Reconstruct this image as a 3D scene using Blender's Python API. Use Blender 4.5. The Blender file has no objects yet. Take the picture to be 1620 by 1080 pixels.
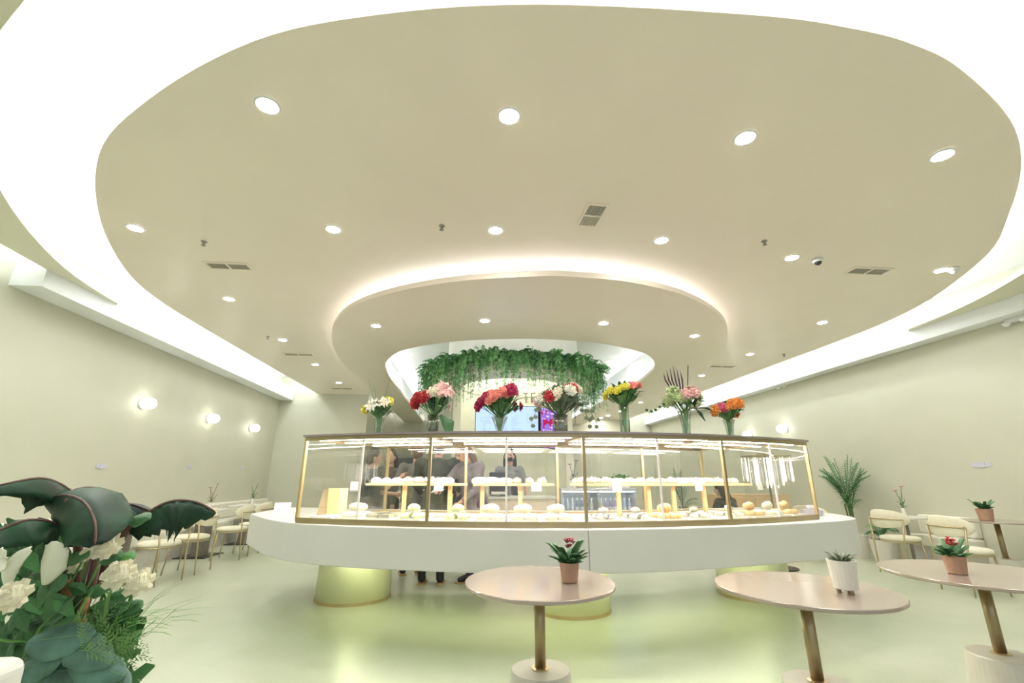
import bpy, bmesh, math, random
from mathutils import Vector, Matrix, Euler
random.seed(7)
PI = math.pi
SC = bpy.context.scene
COL = SC.collection
# ------------------------------------------------------------------ camera, world, light, exposure
CAMH = 1.25; FPX = 727.6
def _rx(a): return Matrix.Rotation(a, 3, 'X')
RM = Matrix.Rotation(math.radians(-5.443), 3, 'Z') @ _rx(math.radians(16.68)) @ Matrix.Rotation(math.radians(-.1), 3, 'Y')
cd = bpy.data.cameras.new('camera'); cam = bpy.data.objects.new('camera', cd); COL.objects.link(cam)
cd.sensor_width = 36; cd.lens = FPX / 1620 * 36; cd.clip_start = .05; cd.clip_end = 200
r, f, u = RM @ Vector((1, 0, 0)), RM @ Vector((0, 1, 0)), RM @ Vector((0, 0, 1))
m3 = Matrix((r, u, -f)).transposed()
cam.matrix_world = Matrix.Translation((0, 0, CAMH)) @ m3.to_4x4()
SC.camera = cam
w = bpy.data.worlds.new('world'); SC.world = w; w.use_nodes = True
w.node_tree.nodes['Background'].inputs[0].default_value = (.86, .94, 1, 1)
w.node_tree.nodes['Background'].inputs[1].default_value = .8
SC.view_settings.view_transform = 'Standard'; SC.view_settings.look = 'None'
SC.view_settings.exposure = 0.28; SC.view_settings.gamma = 1; SC.view_settings.use_curve_mapping = False
LED_MAIN = 22; LED_DISC = 15; LED_CASE = 130; DOWN = 330; SCONCE = 7; UNDER_FILL = 20.0
CRI = (.93, .97, 1.0)

def ray(x, y):
    return RM @ Vector(((x - 810) / FPX, 1, -(y - 540) / FPX))
def atY(x, y, Y):
    d = ray(x, y); t = Y / d.y; return Vector((d.x * t, Y, CAMH + d.z * t))
def atZ(x, y, z):
    d = ray(x, y); t = (z - CAMH) / d.z; return Vector((d.x * t, d.y * t, z))
def atX(x, y, X):
    d = ray(x, y); t = X / d.x; return Vector((X, d.y * t, CAMH + d.z * t))

# ------------------------------------------------------------------ materials
MT = {}
def mat(name, col, rough=.6, metal=0, noise=0, nscale=8, emit=0, ecol=None, bump=0, bscale=60, trans=0, spec=.5, sheen=0, coat=0):
    if name in MT: return MT[name]
    m = bpy.data.materials.new(name); m.use_nodes = True; nt = m.node_tree; b = nt.nodes['Principled BSDF']
    c = (*col, 1)
    b.inputs['Base Color'].default_value = c
    b.inputs['Roughness'].default_value = rough; b.inputs['Metallic'].default_value = metal
    b.inputs['Specular IOR Level'].default_value = spec
    b.inputs['Coat Weight'].default_value = coat
    if trans: b.inputs['Transmission Weight'].default_value = trans
    if emit:
        b.inputs['Emission Color'].default_value = (*(ecol or col), 1); b.inputs['Emission Strength'].default_value = emit
    tc = nt.nodes.new('ShaderNodeTexCoord')
    if noise:
        n = nt.nodes.new('ShaderNodeTexNoise'); n.inputs['Scale'].default_value = nscale; n.inputs['Detail'].default_value = 6
        nt.links.new(tc.outputs['Object'], n.inputs['Vector'])
        rp = nt.nodes.new('ShaderNodeValToRGB')
        rp.color_ramp.elements[0].position = .3; rp.color_ramp.elements[1].position = .7
        rp.color_ramp.elements[0].color = (*[max(0, v * (1 - noise)) for v in col], 1)
        rp.color_ramp.elements[1].color = (*[min(1, v * (1 + noise)) for v in col], 1)
        nt.links.new(n.outputs[0], rp.inputs[0]); nt.links.new(rp.outputs[0], b.inputs['Base Color'])
    if bump:
        n2 = nt.nodes.new('ShaderNodeTexNoise'); n2.inputs['Scale'].default_value = bscale
        nt.links.new(tc.outputs['Object'], n2.inputs['Vector'])
        bp = nt.nodes.new('ShaderNodeBump'); bp.inputs['Strength'].default_value = bump; bp.inputs['Distance'].default_value = .01
        nt.links.new(n2.outputs[0], bp.inputs['Height']); nt.links.new(bp.outputs[0], b.inputs['Normal'])
    MT[name] = m; return m
def emis(name, col, s):
    if name in MT: return MT[name]
    m = bpy.data.materials.new(name); m.use_nodes = True; nt = m.node_tree; nt.nodes.clear()
    e = nt.nodes.new('ShaderNodeEmission'); e.inputs[0].default_value = (*col, 1); e.inputs[1].default_value = s
    o = nt.nodes.new('ShaderNodeOutputMaterial'); nt.links.new(e.outputs[0], o.inputs[0]); MT[name] = m; return m
def glassy(name, tint=(1, 1, 1), refl=.08, rough=.02):
    # thin clear pane: lets light through and mirrors a little more at grazing angles
    m = bpy.data.materials.new(name); m.use_nodes = True; nt = m.node_tree; nt.nodes.clear()
    t = nt.nodes.new('ShaderNodeBsdfTransparent'); t.inputs[0].default_value = (*tint, 1)
    g = nt.nodes.new('ShaderNodeBsdfGlossy'); g.inputs['Roughness'].default_value = rough
    lw = nt.nodes.new('ShaderNodeLayerWeight'); lw.inputs[0].default_value = .25
    mp = nt.nodes.new('ShaderNodeMath'); mp.operation = 'MULTIPLY_ADD'; mp.inputs[1].default_value = .42; mp.inputs[2].default_value = refl
    mx = nt.nodes.new('ShaderNodeMixShader'); o = nt.nodes.new('ShaderNodeOutputMaterial')
    nt.links.new(lw.outputs['Fresnel'], mp.inputs[0]); nt.links.new(mp.outputs[0], mx.inputs[0])
    nt.links.new(t.outputs[0], mx.inputs[1]); nt.links.new(g.outputs[0], mx.inputs[2]); nt.links.new(mx.outputs[0], o.inputs[0])
    MT[name] = m; return m
WALL = mat('wall_paint', (.60, .595, .475), .55, noise=.02, nscale=2)
CEIL = mat('ceiling_paint', (.93, .83, .72), .33, noise=.015, nscale=1.5)
SOFF = mat('soffit_paint', (.80, .78, .62), .5, noise=.02, nscale=2)
COVE = mat('cove_white', (.92, .94, .94), .6, noise=.01)
# floor: pale green resin with fine speckle
def floor_mat():
    m = mat('resin_floor', (.55, .6, .42), .28, coat=0); nt = m.node_tree; b = nt.nodes['Principled BSDF']
    tc = nt.nodes.new('ShaderNodeTexCoord')
    n = nt.nodes.new('ShaderNodeTexNoise'); n.inputs['Scale'].default_value = 1.1; n.inputs['Detail'].default_value = 8; n.inputs['Roughness'].default_value = .65
    v = nt.nodes.new('ShaderNodeTexNoise'); v.inputs['Scale'].default_value = 140; v.inputs['Detail'].default_value = 3
    nt.links.new(tc.outputs['Object'], n.inputs['Vector']); nt.links.new(tc.outputs['Object'], v.inputs['Vector'])
    rp = nt.nodes.new('ShaderNodeValToRGB'); rp.color_ramp.elements[0].position = .3; rp.color_ramp.elements[1].position = .72
    rp.color_ramp.elements[0].color = (.48, .53, .375, 1); rp.color_ramp.elements[1].color = (.59, .61, .485, 1)
    rs = nt.nodes.new('ShaderNodeValToRGB'); rs.color_ramp.elements[0].position = .42; rs.color_ramp.elements[1].position = .62
    rs.color_ramp.elements[0].color = (.88, .88, .88, 1); rs.color_ramp.elements[1].color = (1, 1, 1, 1)
    mx = nt.nodes.new('ShaderNodeMix'); mx.data_type = 'RGBA'; mx.blend_type = 'MULTIPLY'; mx.inputs[0].default_value = 1
    nt.links.new(n.outputs[0], rp.inputs[0]); nt.links.new(v.outputs[0], rs.inputs[0])
    nt.links.new(rp.outputs[0], mx.inputs[6]); nt.links.new(rs.outputs[0], mx.inputs[7]); nt.links.new(mx.outputs[2], b.inputs['Base Color'])
    return m
FLOOR = floor_mat()
GLASS = glassy('display_glass', (.985, .985, .975), .022)
VGLASS = glassy('vase_glass', (.93, .97, .94), .10)
BRASS = mat('bronze_frame', (.62, .49, .28), .34, metal=.85, noise=.04)
DBRASS = mat('dark_bronze', (.42, .34, .20), .38, metal=.8, noise=.05)
SLABM = mat('matt_slab', (.64, .63, .585), .5, noise=.015, nscale=3)
PILM = mat('pistachio_lacquer', (.88, .88, .58), .35, noise=.02, nscale=3)
WOOD = mat('light_oak', (.86, .62, .32), .45, noise=.12, nscale=14)
CREAM = mat('cream_upholstery', (.80, .75, .58), .75, noise=.04, nscale=20, bump=.15, bscale=300)
TABLEM = mat('blush_tabletop', (.47, .385, .33), .16, metal=.35, noise=.03, nscale=3)
CHROME = mat('chrome', (.8, .8, .8), .15, metal=1, noise=.02)
LEDM = emis('led_cove', CRI, LED_MAIN)
WHITEP = mat('white_plastic', (.85, .85, .83), .4, noise=.01)
BLACKP = mat('black_plastic', (.02, .02, .022), .35, noise=.1)
GREYV = mat('grille_grey', (.34, .32, .27), .6, noise=.06)
LGREYV = mat('grille_light_grey', (.55, .52, .44), .6, noise=.05)

# ------------------------------------------------------------------ mesh helpers
class MB:
    def __init__(s): s.v = []; s.f = []
    def add(s, vs, fs):
        o = len(s.v); s.v += [tuple(q) for q in vs]; s.f += [tuple(i + o for i in q) for q in fs]; return s
    def box(s, c, d, rz=0, M=None):
        x, y, z = [q / 2 for q in d]; R = Matrix.Rotation(rz, 3, 'Z')
        vs = [Vector(c) + R @ Vector((a * x, b * y, e * z)) for a in (-1, 1) for b in (-1, 1) for e in (-1, 1)]
        return s.add(vs, [(0, 1, 3, 2), (4, 6, 7, 5), (0, 4, 5, 1), (2, 3, 7, 6), (0, 2, 6, 4), (1, 5, 7, 3)])
    def tube(s, pts, rad, n=8, cap=True, flat=1):
        pts = [Vector(p) for p in pts]
        if not isinstance(rad, (list, tuple)): rad = [rad] * len(pts)
        t0 = (pts[1] - pts[0]).normalized(); up = Vector((0, 0, 1)) if abs(t0.z) < .9 else Vector((1, 0, 0))
        a = t0.cross(up).normalized(); vs = []
        for i, p in enumerate(pts):
            t = (pts[min(i + 1, len(pts) - 1)] - pts[max(i - 1, 0)]).normalized()
            a = (a - t * a.dot(t)).normalized(); b = t.cross(a)
            for k in range(n):
                an = 2 * PI * k / n; vs.append(p + (a * math.cos(an) + b * math.sin(an) * flat) * rad[i])
        fs = [(i * n + k, i * n + (k + 1) % n, (i + 1) * n + (k + 1) % n, (i + 1) * n + k) for i in range(len(pts) - 1) for k in range(n)]
        if cap: fs += [tuple(range(n - 1, -1, -1)), tuple((len(pts) - 1) * n + k for k in range(n))]
        return s.add(vs, fs)
    def lathe(s, prof, c=(0, 0, 0), n=24, sx=1, sy=1):
        c = Vector(c); vs = [c + Vector((r_ * math.cos(2 * PI * k / n) * sx, r_ * math.sin(2 * PI * k / n) * sy, z)) for r_, z in prof for k in range(n)]
        fs = [(i * n + k, i * n + (k + 1) % n, (i + 1) * n + (k + 1) % n, (i + 1) * n + k) for i in range(len(prof) - 1) for k in range(n)]
        if prof[0] == prof[-1]: return s.add(vs, fs)
        if prof[0][0] > 1e-4: fs.append(tuple(range(n - 1, -1, -1)))
        if prof[-1][0] > 1e-4: fs.append(tuple((len(prof) - 1) * n + k for k in range(n)))
        return s.add(vs, fs)
    def ball(s, c, r_, n=12, m=8, M=None):
        if not isinstance(r_, (tuple, list)): r_ = (r_,) * 3
        c = Vector(c); vs = []
        for i in range(m + 1):
            th = PI * i / m
            for k in range(n):
                v = Vector((math.sin(th) * math.cos(2 * PI * k / n) * r_[0], math.sin(th) * math.sin(2 * PI * k / n) * r_[1], -math.cos(th) * r_[2]))
                vs.append(c + (M @ v if M else v))
        return s.add(vs, [(i * n + k, i * n + (k + 1) % n, (i + 1) * n + (k + 1) % n, (i + 1) * n + k) for i in range(m) for k in range(n)])
    def prism(s, pts, z0, z1):
        n = len(pts); vs = [(p[0], p[1], z0) for p in pts] + [(p[0], p[1], z1) for p in pts]
        return s.add(vs, [tuple(range(n - 1, -1, -1)), tuple(range(n, 2 * n))] + [(i, (i + 1) % n, n + (i + 1) % n, n + i) for i in range(n)])
    def leaf(s, pts, wid, droop=.25, nrm=None, curl=0, n=2, wave=0):
        # blade along a midrib; wid = half widths; droop folds both halves down
        pts = [Vector(p) for p in pts]; k = len(pts); vs = []
        for i, p in enumerate(pts):
            t = (pts[min(i + 1, k - 1)] - pts[max(i - 1, 0)]).normalized()
            up = Vector(nrm) if nrm else Vector((0, 0, 1))
            sd = t.cross(up)
            sd = sd.normalized() if sd.length > 1e-4 else Vector((1, 0, 0))
            up2 = sd.cross(t).normalized()
            w_ = wid[i]
            for j in range(-n, n + 1):
                q = j / n; wv = wave * w_ * math.sin(i * 2.3 + j) * abs(q)
                vs.append(p + sd * w_ * q * (1 - abs(q) * droop * .3) - up2 * (abs(q) ** 1.4 * w_ * droop - wv))
        c = 2 * n + 1
        return s.add(vs, [(i * c + j, i * c + j + 1, (i + 1) * c + j + 1, (i + 1) * c + j) for i in range(k - 1) for j in range(c - 1)])
    def build(s, name, m, parent=None, smooth=False, kind=None, thick=0, bevel=0, sub=0, merge=True):
        me = bpy.data.meshes.new(name); me.from_pydata(s.v, [], s.f)
        bm = bmesh.new(); bm.from_mesh(me)
        if merge: bmesh.ops.remove_doubles(bm, verts=bm.verts, dist=1e-5)
        if not thick and len(bm.faces) < 60000: bmesh.ops.recalc_face_normals(bm, faces=bm.faces)
        bm.to_mesh(me); bm.free()
        if smooth:
            for p in me.polygons: p.use_smooth = True
        me.materials.append(m); o = bpy.data.objects.new(name, me); COL.objects.link(o)
        if parent: o.parent = parent
        if kind: o['kind'] = kind
        if thick: md = o.modifiers.new('thick', 'SOLIDIFY'); md.thickness = thick; md.offset = 0
        if bevel: md = o.modifiers.new('bevel', 'BEVEL'); md.width = bevel; md.segments = 2; md.limit_method = 'ANGLE'
        if sub: md = o.modifiers.new('sub', 'SUBSURF'); md.levels = sub; md.render_levels = sub
        return o
def tag(o, label, cat, group=None):
    o['label'] = label; o['category'] = cat
    if group: o['group'] = group
    return o
def thing(name, label, cat, loc=(0, 0, 0), rz=0, group=None):
    o = bpy.data.objects.new(name, None); COL.objects.link(o); o.location = loc; o.rotation_euler = (0, 0, rz); o.empty_display_size = .1
    return tag(o, label, cat, group)
def dup(root, loc, rz=0, label=None, group=None, scale=None):
    r_ = root.copy(); COL.objects.link(r_); r_.location = loc; r_.rotation_euler = (0, 0, rz)
    if label: r_['label'] = label
    if group: r_['group'] = group
    if scale: r_.scale = (scale,) * 3
    for ch in [c for c in root.children]:
        c = ch.copy(); COL.objects.link(c); c.parent = r_
        for g in [k for k in ch.children]:
            d = g.copy(); COL.objects.link(d); d.parent = c
    return r_
def crom(P, n=6, closed=False):
    P = [Vector(p) for p in P]; L = len(P); out = []
    rng = range(L) if closed else range(L - 1)
    for i in rng:
        if closed: a, b, c, d = P[i - 1], P[i], P[(i + 1) % L], P[(i + 2) % L]
        else: a, b, c, d = P[max(i - 1, 0)], P[i], P[i + 1], P[min(i + 2, L - 1)]
        for k in range(n):
            t = k / n; out.append(.5 * ((2 * b) + (c - a) * t + (2 * a - 5 * b + 4 * c - d) * t * t + (3 * b - a - 3 * c + d) * t ** 3))
    if not closed: out.append(P[-1])
    return out
def offset(P, d):
    out = []
    for i, p in enumerate(P):
        t = (P[min(i + 1, len(P) - 1)] - P[max(i - 1, 0)]).normalized(); out.append(p + Vector((t.y, -t.x)) * d)
    return out
def band(mb, A, B, z0, z1):
    n = len(A)
    vs = [(p.x, p.y, z0) for p in A] + [(p.x, p.y, z0) for p in B] + [(p.x, p.y, z1) for p in A] + [(p.x, p.y, z1) for p in B]
    fs = []
    for i in range(n - 1):
        fs += [(i, i + 1, n + i + 1, n + i), (2 * n + i, 3 * n + i, 3 * n + i + 1, 2 * n + i + 1), (i, 2 * n + i, 2 * n + i + 1, i + 1), (n + i, n + i + 1, 3 * n + i + 1, 3 * n + i)]
    fs += [(0, n, 3 * n, 2 * n), (n - 1, 3 * n - 1, 4 * n - 1, 2 * n - 1)]
    return mb.add(vs, fs)
def struct(o): o['kind'] = 'structure'; return o
def V2(L): return [Vector(p) for p in L]

# ------------------------------------------------------------------ room shell
XL, XR, YB, YB2, YF, ZR = -5.1, 7.15, 13.0, 17.6, -3.2, 3.95
XN = -2.75
struct(MB().box(((XL + XR) / 2, (YF + YB2) / 2, -.05), (XR - XL + .4, YB2 - YF + .4, .1)).build('floor', FLOOR))
struct(MB().box((XL - .1, (YF + YB) / 2, ZR / 2), (.2, YB - YF, ZR)).build('wall_left', WALL))
struct(MB().box((XR + .1, (YF + YB2) / 2, ZR / 2), (.2, YB2 - YF, ZR)).build('wall_right', WALL))
struct(MB().box(((XL + XN) / 2 - .1, YB + .1, ZR / 2), (XN - XL + .2, .2, ZR)).build('wall_back', WALL))
struct(MB().box((XN - .1, (YB + YB2) / 2 + .2, ZR / 2), (.2, YB2 - YB - .0, ZR)).build('wall_side', WALL))
struct(MB().box(((XN + XR) / 2, YB2 + .1, ZR / 2), (XR - XN + .4, .2, ZR)).build('wall_rear', WALL))
struct(MB().box(((XL + XR) / 2, (YF + YB2) / 2, ZR + .05), (XR - XL + .4, YB2 - YF + .4, .1)).build('ceiling', COVE))
# shop front behind the camera: posts and panes
wf = struct(MB().box(((XL + XR) / 2, YF - .05, 3.6), (XR - XL + .4, .1, .7)).build('wall_front', WALL))
MB().box(((XL + XR) / 2, YF - .05, .1), (XR - XL + .4, .1, .2)).build('plinth', WALL, wf)
wn = bpy.data.objects.new('window_1', None); COL.objects.link(wn); struct(wn)
for k in range(7):
    MB().box((XL + (XR - XL) * k / 6, YF - .05, 1.7), (.08, .1, 3.1)).build('mullion', DBRASS, wn)

P_in = [(-4.14, 13), (-4.14, 9), (-4.13, 7), (-4.08, 6.0), (-3.88, 5.12), (-3.39, 4.05), (-2.72, 3.08), (-2.02, 2.50), (-1.21, 2.03), (-.5, 1.81), (.31, 1.68), (1.41, 1.63), (1.94, 1.65), (2.32, 1.70), (2.75, 1.82), (3.47, 2.14), (4.05, 2.53), (4.63, 3.06), (5.31, 3.8), (5.88, 4.9), (6.13, 5.8), (6.2, 6.8), (6.2, 9), (6.2, YB2)]
P_in = crom([Vector(p) for p in P_in], 6)
P_in = [p for p in P_in]
P_out = offset(P_in, -.61)
def side_ok(P): return P
# check direction: outer must be farther from centre
cc = Vector((1.03, 7))
if (P_out[60] - cc).length < (P_in[60] - cc).length: P_out = offset(P_in, .61)
SG = -1 if (offset(P_in, -.61)[60] - cc).length > (P_in[60] - cc).length else 1
ZP = 3.5
# disc outline and hole
D_out = crom([Vector(p) for p in [(-2.35, YB2 - .01), (-2.35, 11), (-2.33, 8.9), (-2.2, 7.4), (-1.84, 6.15), (-1.25, 5.28), (-.32, 4.68), (.7, 4.4), (1.1, 4.38), (1.74, 4.46), (2.54, 4.8), (3.35, 5.5), (3.95, 6.45), (4.28, 7.4), (4.43, 8.9), (4.45, 11), (4.45, YB2 - .01)]], 8)
D_in = crom([Vector(p) for p in [(-1.66, YB2 - .01), (-1.66, 11), (-1.64, 9.3), (-1.5, 8.3), (-1.07, 7.46), (-.23, 6.9), (.5, 6.7), (1.1, 6.64), (1.7, 6.7), (2.2, 6.84), (3.0, 7.33), (3.5, 8.2), (3.7, 9.3), (3.72, 10.2), (3.73, 12), (3.73, 14), (3.73, YB2 - .01)]], 8)
H_main = offset(D_out, SG * -.13)   # hole in the main panel
H_main[0].y = H_main[-1].y = YB2 - .01
def plate(name, loops, z0, z1, m, bevel=0):
    bm = bmesh.new()
    edges = []
    for L in loops:
        vs = [bm.verts.new((p.x, p.y, z0)) for p in L]
        edges += [bm.edges.new((vs[i], vs[(i + 1) % len(vs)])) for i in range(len(vs))]
    bmesh.ops.triangle_fill(bm, edges=edges, use_beauty=True)
    ex = bmesh.ops.extrude_face_region(bm, geom=bm.faces[:])
    bmesh.ops.translate(bm, verts=[v for v in ex['geom'] if isinstance(v, bmesh.types.BMVert)], vec=(0, 0, z1 - z0))
    bmesh.ops.recalc_face_normals(bm, faces=bm.faces)
    me = bpy.data.meshes.new(name); bm.to_mesh(me); bm.free(); me.materials.append(m)
    o = bpy.data.objects.new(name, me); COL.objects.link(o); return struct(o)
# main panel: outer tongue down the left, round the front, up the right, then back round the hole (one open loop)
loop = P_in + list(reversed(H_main))
plate('ceiling_panel', [loop], ZP, ZP + .07, CEIL)
plate('ceiling_island', [D_out + list(reversed(D_in))], 3.3, 3.36, CEIL)
# outer soffit between the cove and the walls
S2 = [Vector((p.x, p.y)) for p in offset(P_in, SG * 1.02)]
front = [i for i in range(len(P_out)) if P_out[i].y < 6.3]
i0, i1 = front[0], front[-1]
A = [p for p in P_out[i0:i1 + 1]]
# left/front edge of the soffit stops short of the wall (a second light slot), right part runs to the beam
cut = [p for p in S2[i0:i1 + 1] if p.x > -4.76]
soff = [Vector((-4.76, 6.3))] + A + [Vector((6.9, 6.3)), Vector((7.15, 6.3)), Vector((7.15, YF)), Vector((-2.0, YF)), Vector((-2.0, 1.2))]
lefts = [p for p in S2[i0:i1 + 1] if p.x < -2.0 and p.y > 1.2 and p.x > -4.7 and p.y < 5.1]
soff += list(reversed(lefts)) + [Vector((-4.76, 5.2))]
plate('soffit', [soff], ZP, ZP + .06, SOFF)
for nm, xa, xb, y0, y1 in (('trim_1', XL, -4.76, 5.2, YB), ('trim_2', 6.9, XR, -3, YB2)):
    struct(MB().box(((xa + xb) / 2, (y0 + y1) / 2, 3.3 + .15), (abs(xb - xa), y1 - y0, .3)).build(nm, COVE))
UPM = MB(); band(UPM, offset(D_in, SG * .17), offset(D_in, SG * .20), 3.36, ZR); struct(UPM.build('trim_3', COVE))  # upstand added to keep the island tape's light out of the hole
# LED tapes
def tape(P, z, w_, m, name='cove_light', vert=False):
    mb = MB(); n = len(P); B = offset(P, w_)
    band(mb, P, B, z, z + .012)
    return mb.build(name, m)
def lights_on(o, label): return tag(o, label, 'cove light')
lights_on(tape(offset(P_in, SG * -.10), ZP + .075, .09 * -SG, LEDM), 'white light tape glowing in the big cove round the main ceiling')
lights_on(tape(offset(P_in, SG * .36), ZR - .03, .05, LEDM), 'dotted light tape running along the top of the big cove')
lights_on(tape(offset(D_out, SG * -.30), 3.365, .07 * -SG, emis('led_island', CRI, LED_DISC)), 'white light tape above the edge of the lower oval ceiling')
lights_on(tape(offset(D_in, SG * .05), 3.365, .06 * SG, emis('led_island_hole', CRI, LED_DISC * .55)), 'white light tape round the hole of the lower oval ceiling')
t = MB(); t.box((-4.65, 3.3, ZP + .1), (.06, 3.6, .02)); lights_on(t.build('cove_light', emis('led_slot', CRI, LED_MAIN * .6)), 'light slot washing the near end of the left wall')

# ------------------------------------------------------------------ downlights
DLT = emis('downlight_glow', (1, .97, .9), DOWN)
def make_down():
    t_ = thing('downlight', '', 'light')
    MB().lathe([(.060, -.004), (.072, -.006), (.078, 0), (.078, .002), (.060, .002), (.060, -.004)], n=24).build('trim_ring', WHITEP, t_, smooth=True)
    MB().lathe([(0, -.001), (.062, -.001), (.062, .002), (0, .002)], n=24).build('lens', DLT, t_)
    return t_
dl0 = None
def down(p, label, s=1):
    global dl0
    loc = (p[0], p[1], p[2] - .003)
    if dl0 is None: dl0 = make_down(); dl0.location = loc; dl0['label'] = label; dl0['group'] = 'recessed round downlights'; dl0.scale = (s,) * 3
    else: dup(dl0, loc, 0, label, 'recessed round downlights', s)
colx = [-3.15, -1.31, .21, 1.84, 3.36, 5.22]
cn = ['far left', 'left', 'middle left', 'middle right', 'right', 'far right']
for i, y in ((1, 2.48), (2, 2.42), (3, 2.46), (4, 2.49)): down((colx[i], y, ZP), f'large round downlight nearest the camera on the main ceiling, {["", "leftmost", "second from left", "third from left", "rightmost"][i]} of four')
for i, y in ((0, 4.14), (1, 3.98), (2, 3.85), (3, 3.88), (4, 4.10), (5, 4.22)): down((colx[i], y, ZP), f'round downlight in the row just before the oval ceiling, {["leftmost", "second from left", "third from left", "fourth from left", "fifth, beside the dome camera", "rightmost"][i]}')
for k, y in enumerate((5.92, 7.77, 9.52, 11.37)): down((colx[0], y, ZP), f'round downlight in the line above the left chairs, {["nearest", "second", "third", "farthest"][k]} beyond the long row')
for k, y in enumerate((6.02, 7.85, 9.7, 11.5, 13.5, 15.4)): down((colx[5], y, ZP), f'round downlight in the line along the right cove, {["nearest", "second", "third", "fourth", "fifth", "farthest"][k]} beyond the long row')
for (x, y), l in zip(((-1.31, 6.24), (.19, 5.87), (1.81, 5.81), (3.32, 6.24)), ('leftmost', 'second from left', 'third from left', 'rightmost')): down((x, y, 3.3), f'round downlight set in the lower oval ceiling, {l} of four')
for (px, py), l in zip(((648, 561), (656, 591), (966, 571), (962, 657), (941, 665)), ('upper one left of the garland', 'lower one left of the garland', 'right of the garland', 'low behind the tall green vase', 'lowest, right of the garland')):
    q = atZ(px, py, ZR) if py < 600 else atZ(px, py, ZP); down((q.x, min(q.y, 17.2), ZR if py < 600 else 3.3 if -9 > 0 else (ZR if -1.6 < q.x < 3.7 else (3.3 if q.x < 4.45 else ZP))), f'small bright downlight in the inner recess, {l}')

# ------------------------------------------------------------------ ceiling vents, sprinklers, cameras
def vent(px, py, L, Wd, rz, label, z=ZP):
    q = atZ(px, py, z)
    t_ = thing('air_vent', label, 'vent', (q.x, q.y, z - .001), rz, 'ceiling air vents')
    mb = MB()
    for s_, d in (((0, Wd / 2 + .012, -.006), (L + .05, .024, .012)), ((0, -Wd / 2 - .012, -.006), (L + .05, .024, .012)), ((L / 2 + .012, 0, -.006), (.024, Wd, .012)), ((-L / 2 - .012, 0, -.006), (.024, Wd, .012)), ((0, 0, -.006), (.02, Wd, .012))): mb.box(s_, d)
    mb.build('frame', CEIL, t_)
    MB().box((-L / 4, 0, -.001), (L / 2 - .02, Wd, .004)).build('backing', GREYV, t_)
    MB().box((L / 4, 0, -.001), (L / 2 - .02, Wd, .004)).build('backing', LGREYV, t_)
    for sx in (-1, 1):
        for k in range(6):
            MB().box((sx * L / 4, -Wd / 2 + (k + .5) * Wd / 6, -.006), (L / 2 - .02, Wd / 16, .008)).build('slat', mat('slat_grey', (.44, .41, .34), .5, noise=.03), t_)
vent(937, 340, .32, .15, PI / 2 + .05, 'near ceiling air vent, dark and pale halves, above the counter middle')
vent(362, 420, .42, .13, 0, 'left ceiling air vent above the seating with dark left half')
vent(1374, 428, .42, .13, 0, 'right ceiling air vent beside the dome camera')
vent(472, 560, .5, .12, 0, 'small far ceiling vent on the left above the wall lamps')
vent(1142, 579, .5, .12, 0, 'small far ceiling vent to the right of the oval ceiling')
vent(541, 614, .5, .12, 0, 'farthest ceiling vent on the left close to the back wall')
def sprinkler(px, py, label):
    q = atZ(px, py, ZP); t_ = thing('sprinkler', label, 'sprinkler', (q.x, q.y, ZP), 0, 'ceiling sprinklers')
    MB().lathe([(.028, 0), (.028, -.006), (.012, -.012), (.01, -.03), (0, -.03)], n=12).build('body', GREYV, t_)
    MB().lathe([(0, -.045), (.02, -.045), (.02, -.04), (0, -.04)], n=12).build('deflector', GREYV, t_)
    MB().box((0.01, 0, -.035), (.004, .004, .03)).box((-.01, 0, -.035), (.004, .004, .03)).build('arms', GREYV, t_)
for a in ((323, 382, 'ceiling sprinkler beside the left vent'), (699, 357, 'ceiling sprinkler left of the middle downlight'), (1209, 381, 'ceiling sprinkler left of the dome camera'), (424, 532, 'small ceiling sprinkler on the far left'), (1240, 560, 'small ceiling sprinkler on the far right')): sprinkler(*a)
def dome(px, py, label, dark=True, z=ZP, cat='camera', name='dome_camera'):
    q = atZ(px, py, z); t_ = thing(name, label, cat, (q.x, q.y, z))
    MB().lathe([(.055, 0), (.055, -.02), (.045, -.035), (0, -.035)], n=20).build('housing', WHITEP, t_, smooth=True)
    MB().ball((0, 0, -.035), (.036, .036, .034), 16, 8).build('lens_dome', BLACKP if dark else WHITEP, t_, smooth=True)
dome(1293, 410, 'white dome security camera with black lens on the main ceiling')
dome(1508, 424, 'small white smoke detector beside the far right downlight', False, ZP, 'detector', 'smoke_detector')
def emlight(p, nx, label):
    t_ = thing('emergency_light', label, 'lamp', p, 0, 'emergency light units under the cove')
    MB().box((nx * .035, 0, 0), (.07, .26, .09)).build('housing', WHITEP, t_, bevel=.01)
    for s_ in (-1, 1):
        h_ = MB().lathe([(.02, 0), (.045, .03), (.045, .05), (0, .05)], (nx * .08, s_ * .1, -.09), 14).build('lamp_head', WHITEP, t_, smooth=True)
emlight(atX(362, 594, -5.1), 1, 'white twin-head emergency light high on the left wall')
emlight(atX(1240, 608, 7.15), -1, 'white twin-head emergency light high on the right wall, above the flowers')
emlight(atX(1612, 503, 7.15), -1, 'white twin-head emergency light at the right edge of the picture')
q = atX(455, 634, -5.1); t_ = thing('wall_camera', 'tiny dark camera in the far left corner under the cove', 'camera', q)
MB().box((.03, 0, 0), (.06, .03, .03)).build('bracket', WHITEP, t_); MB().tube([(.05, 0, -.03), (.14, -.06, -.05)], .03, 12).build('body', BLACKP, t_)
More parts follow.
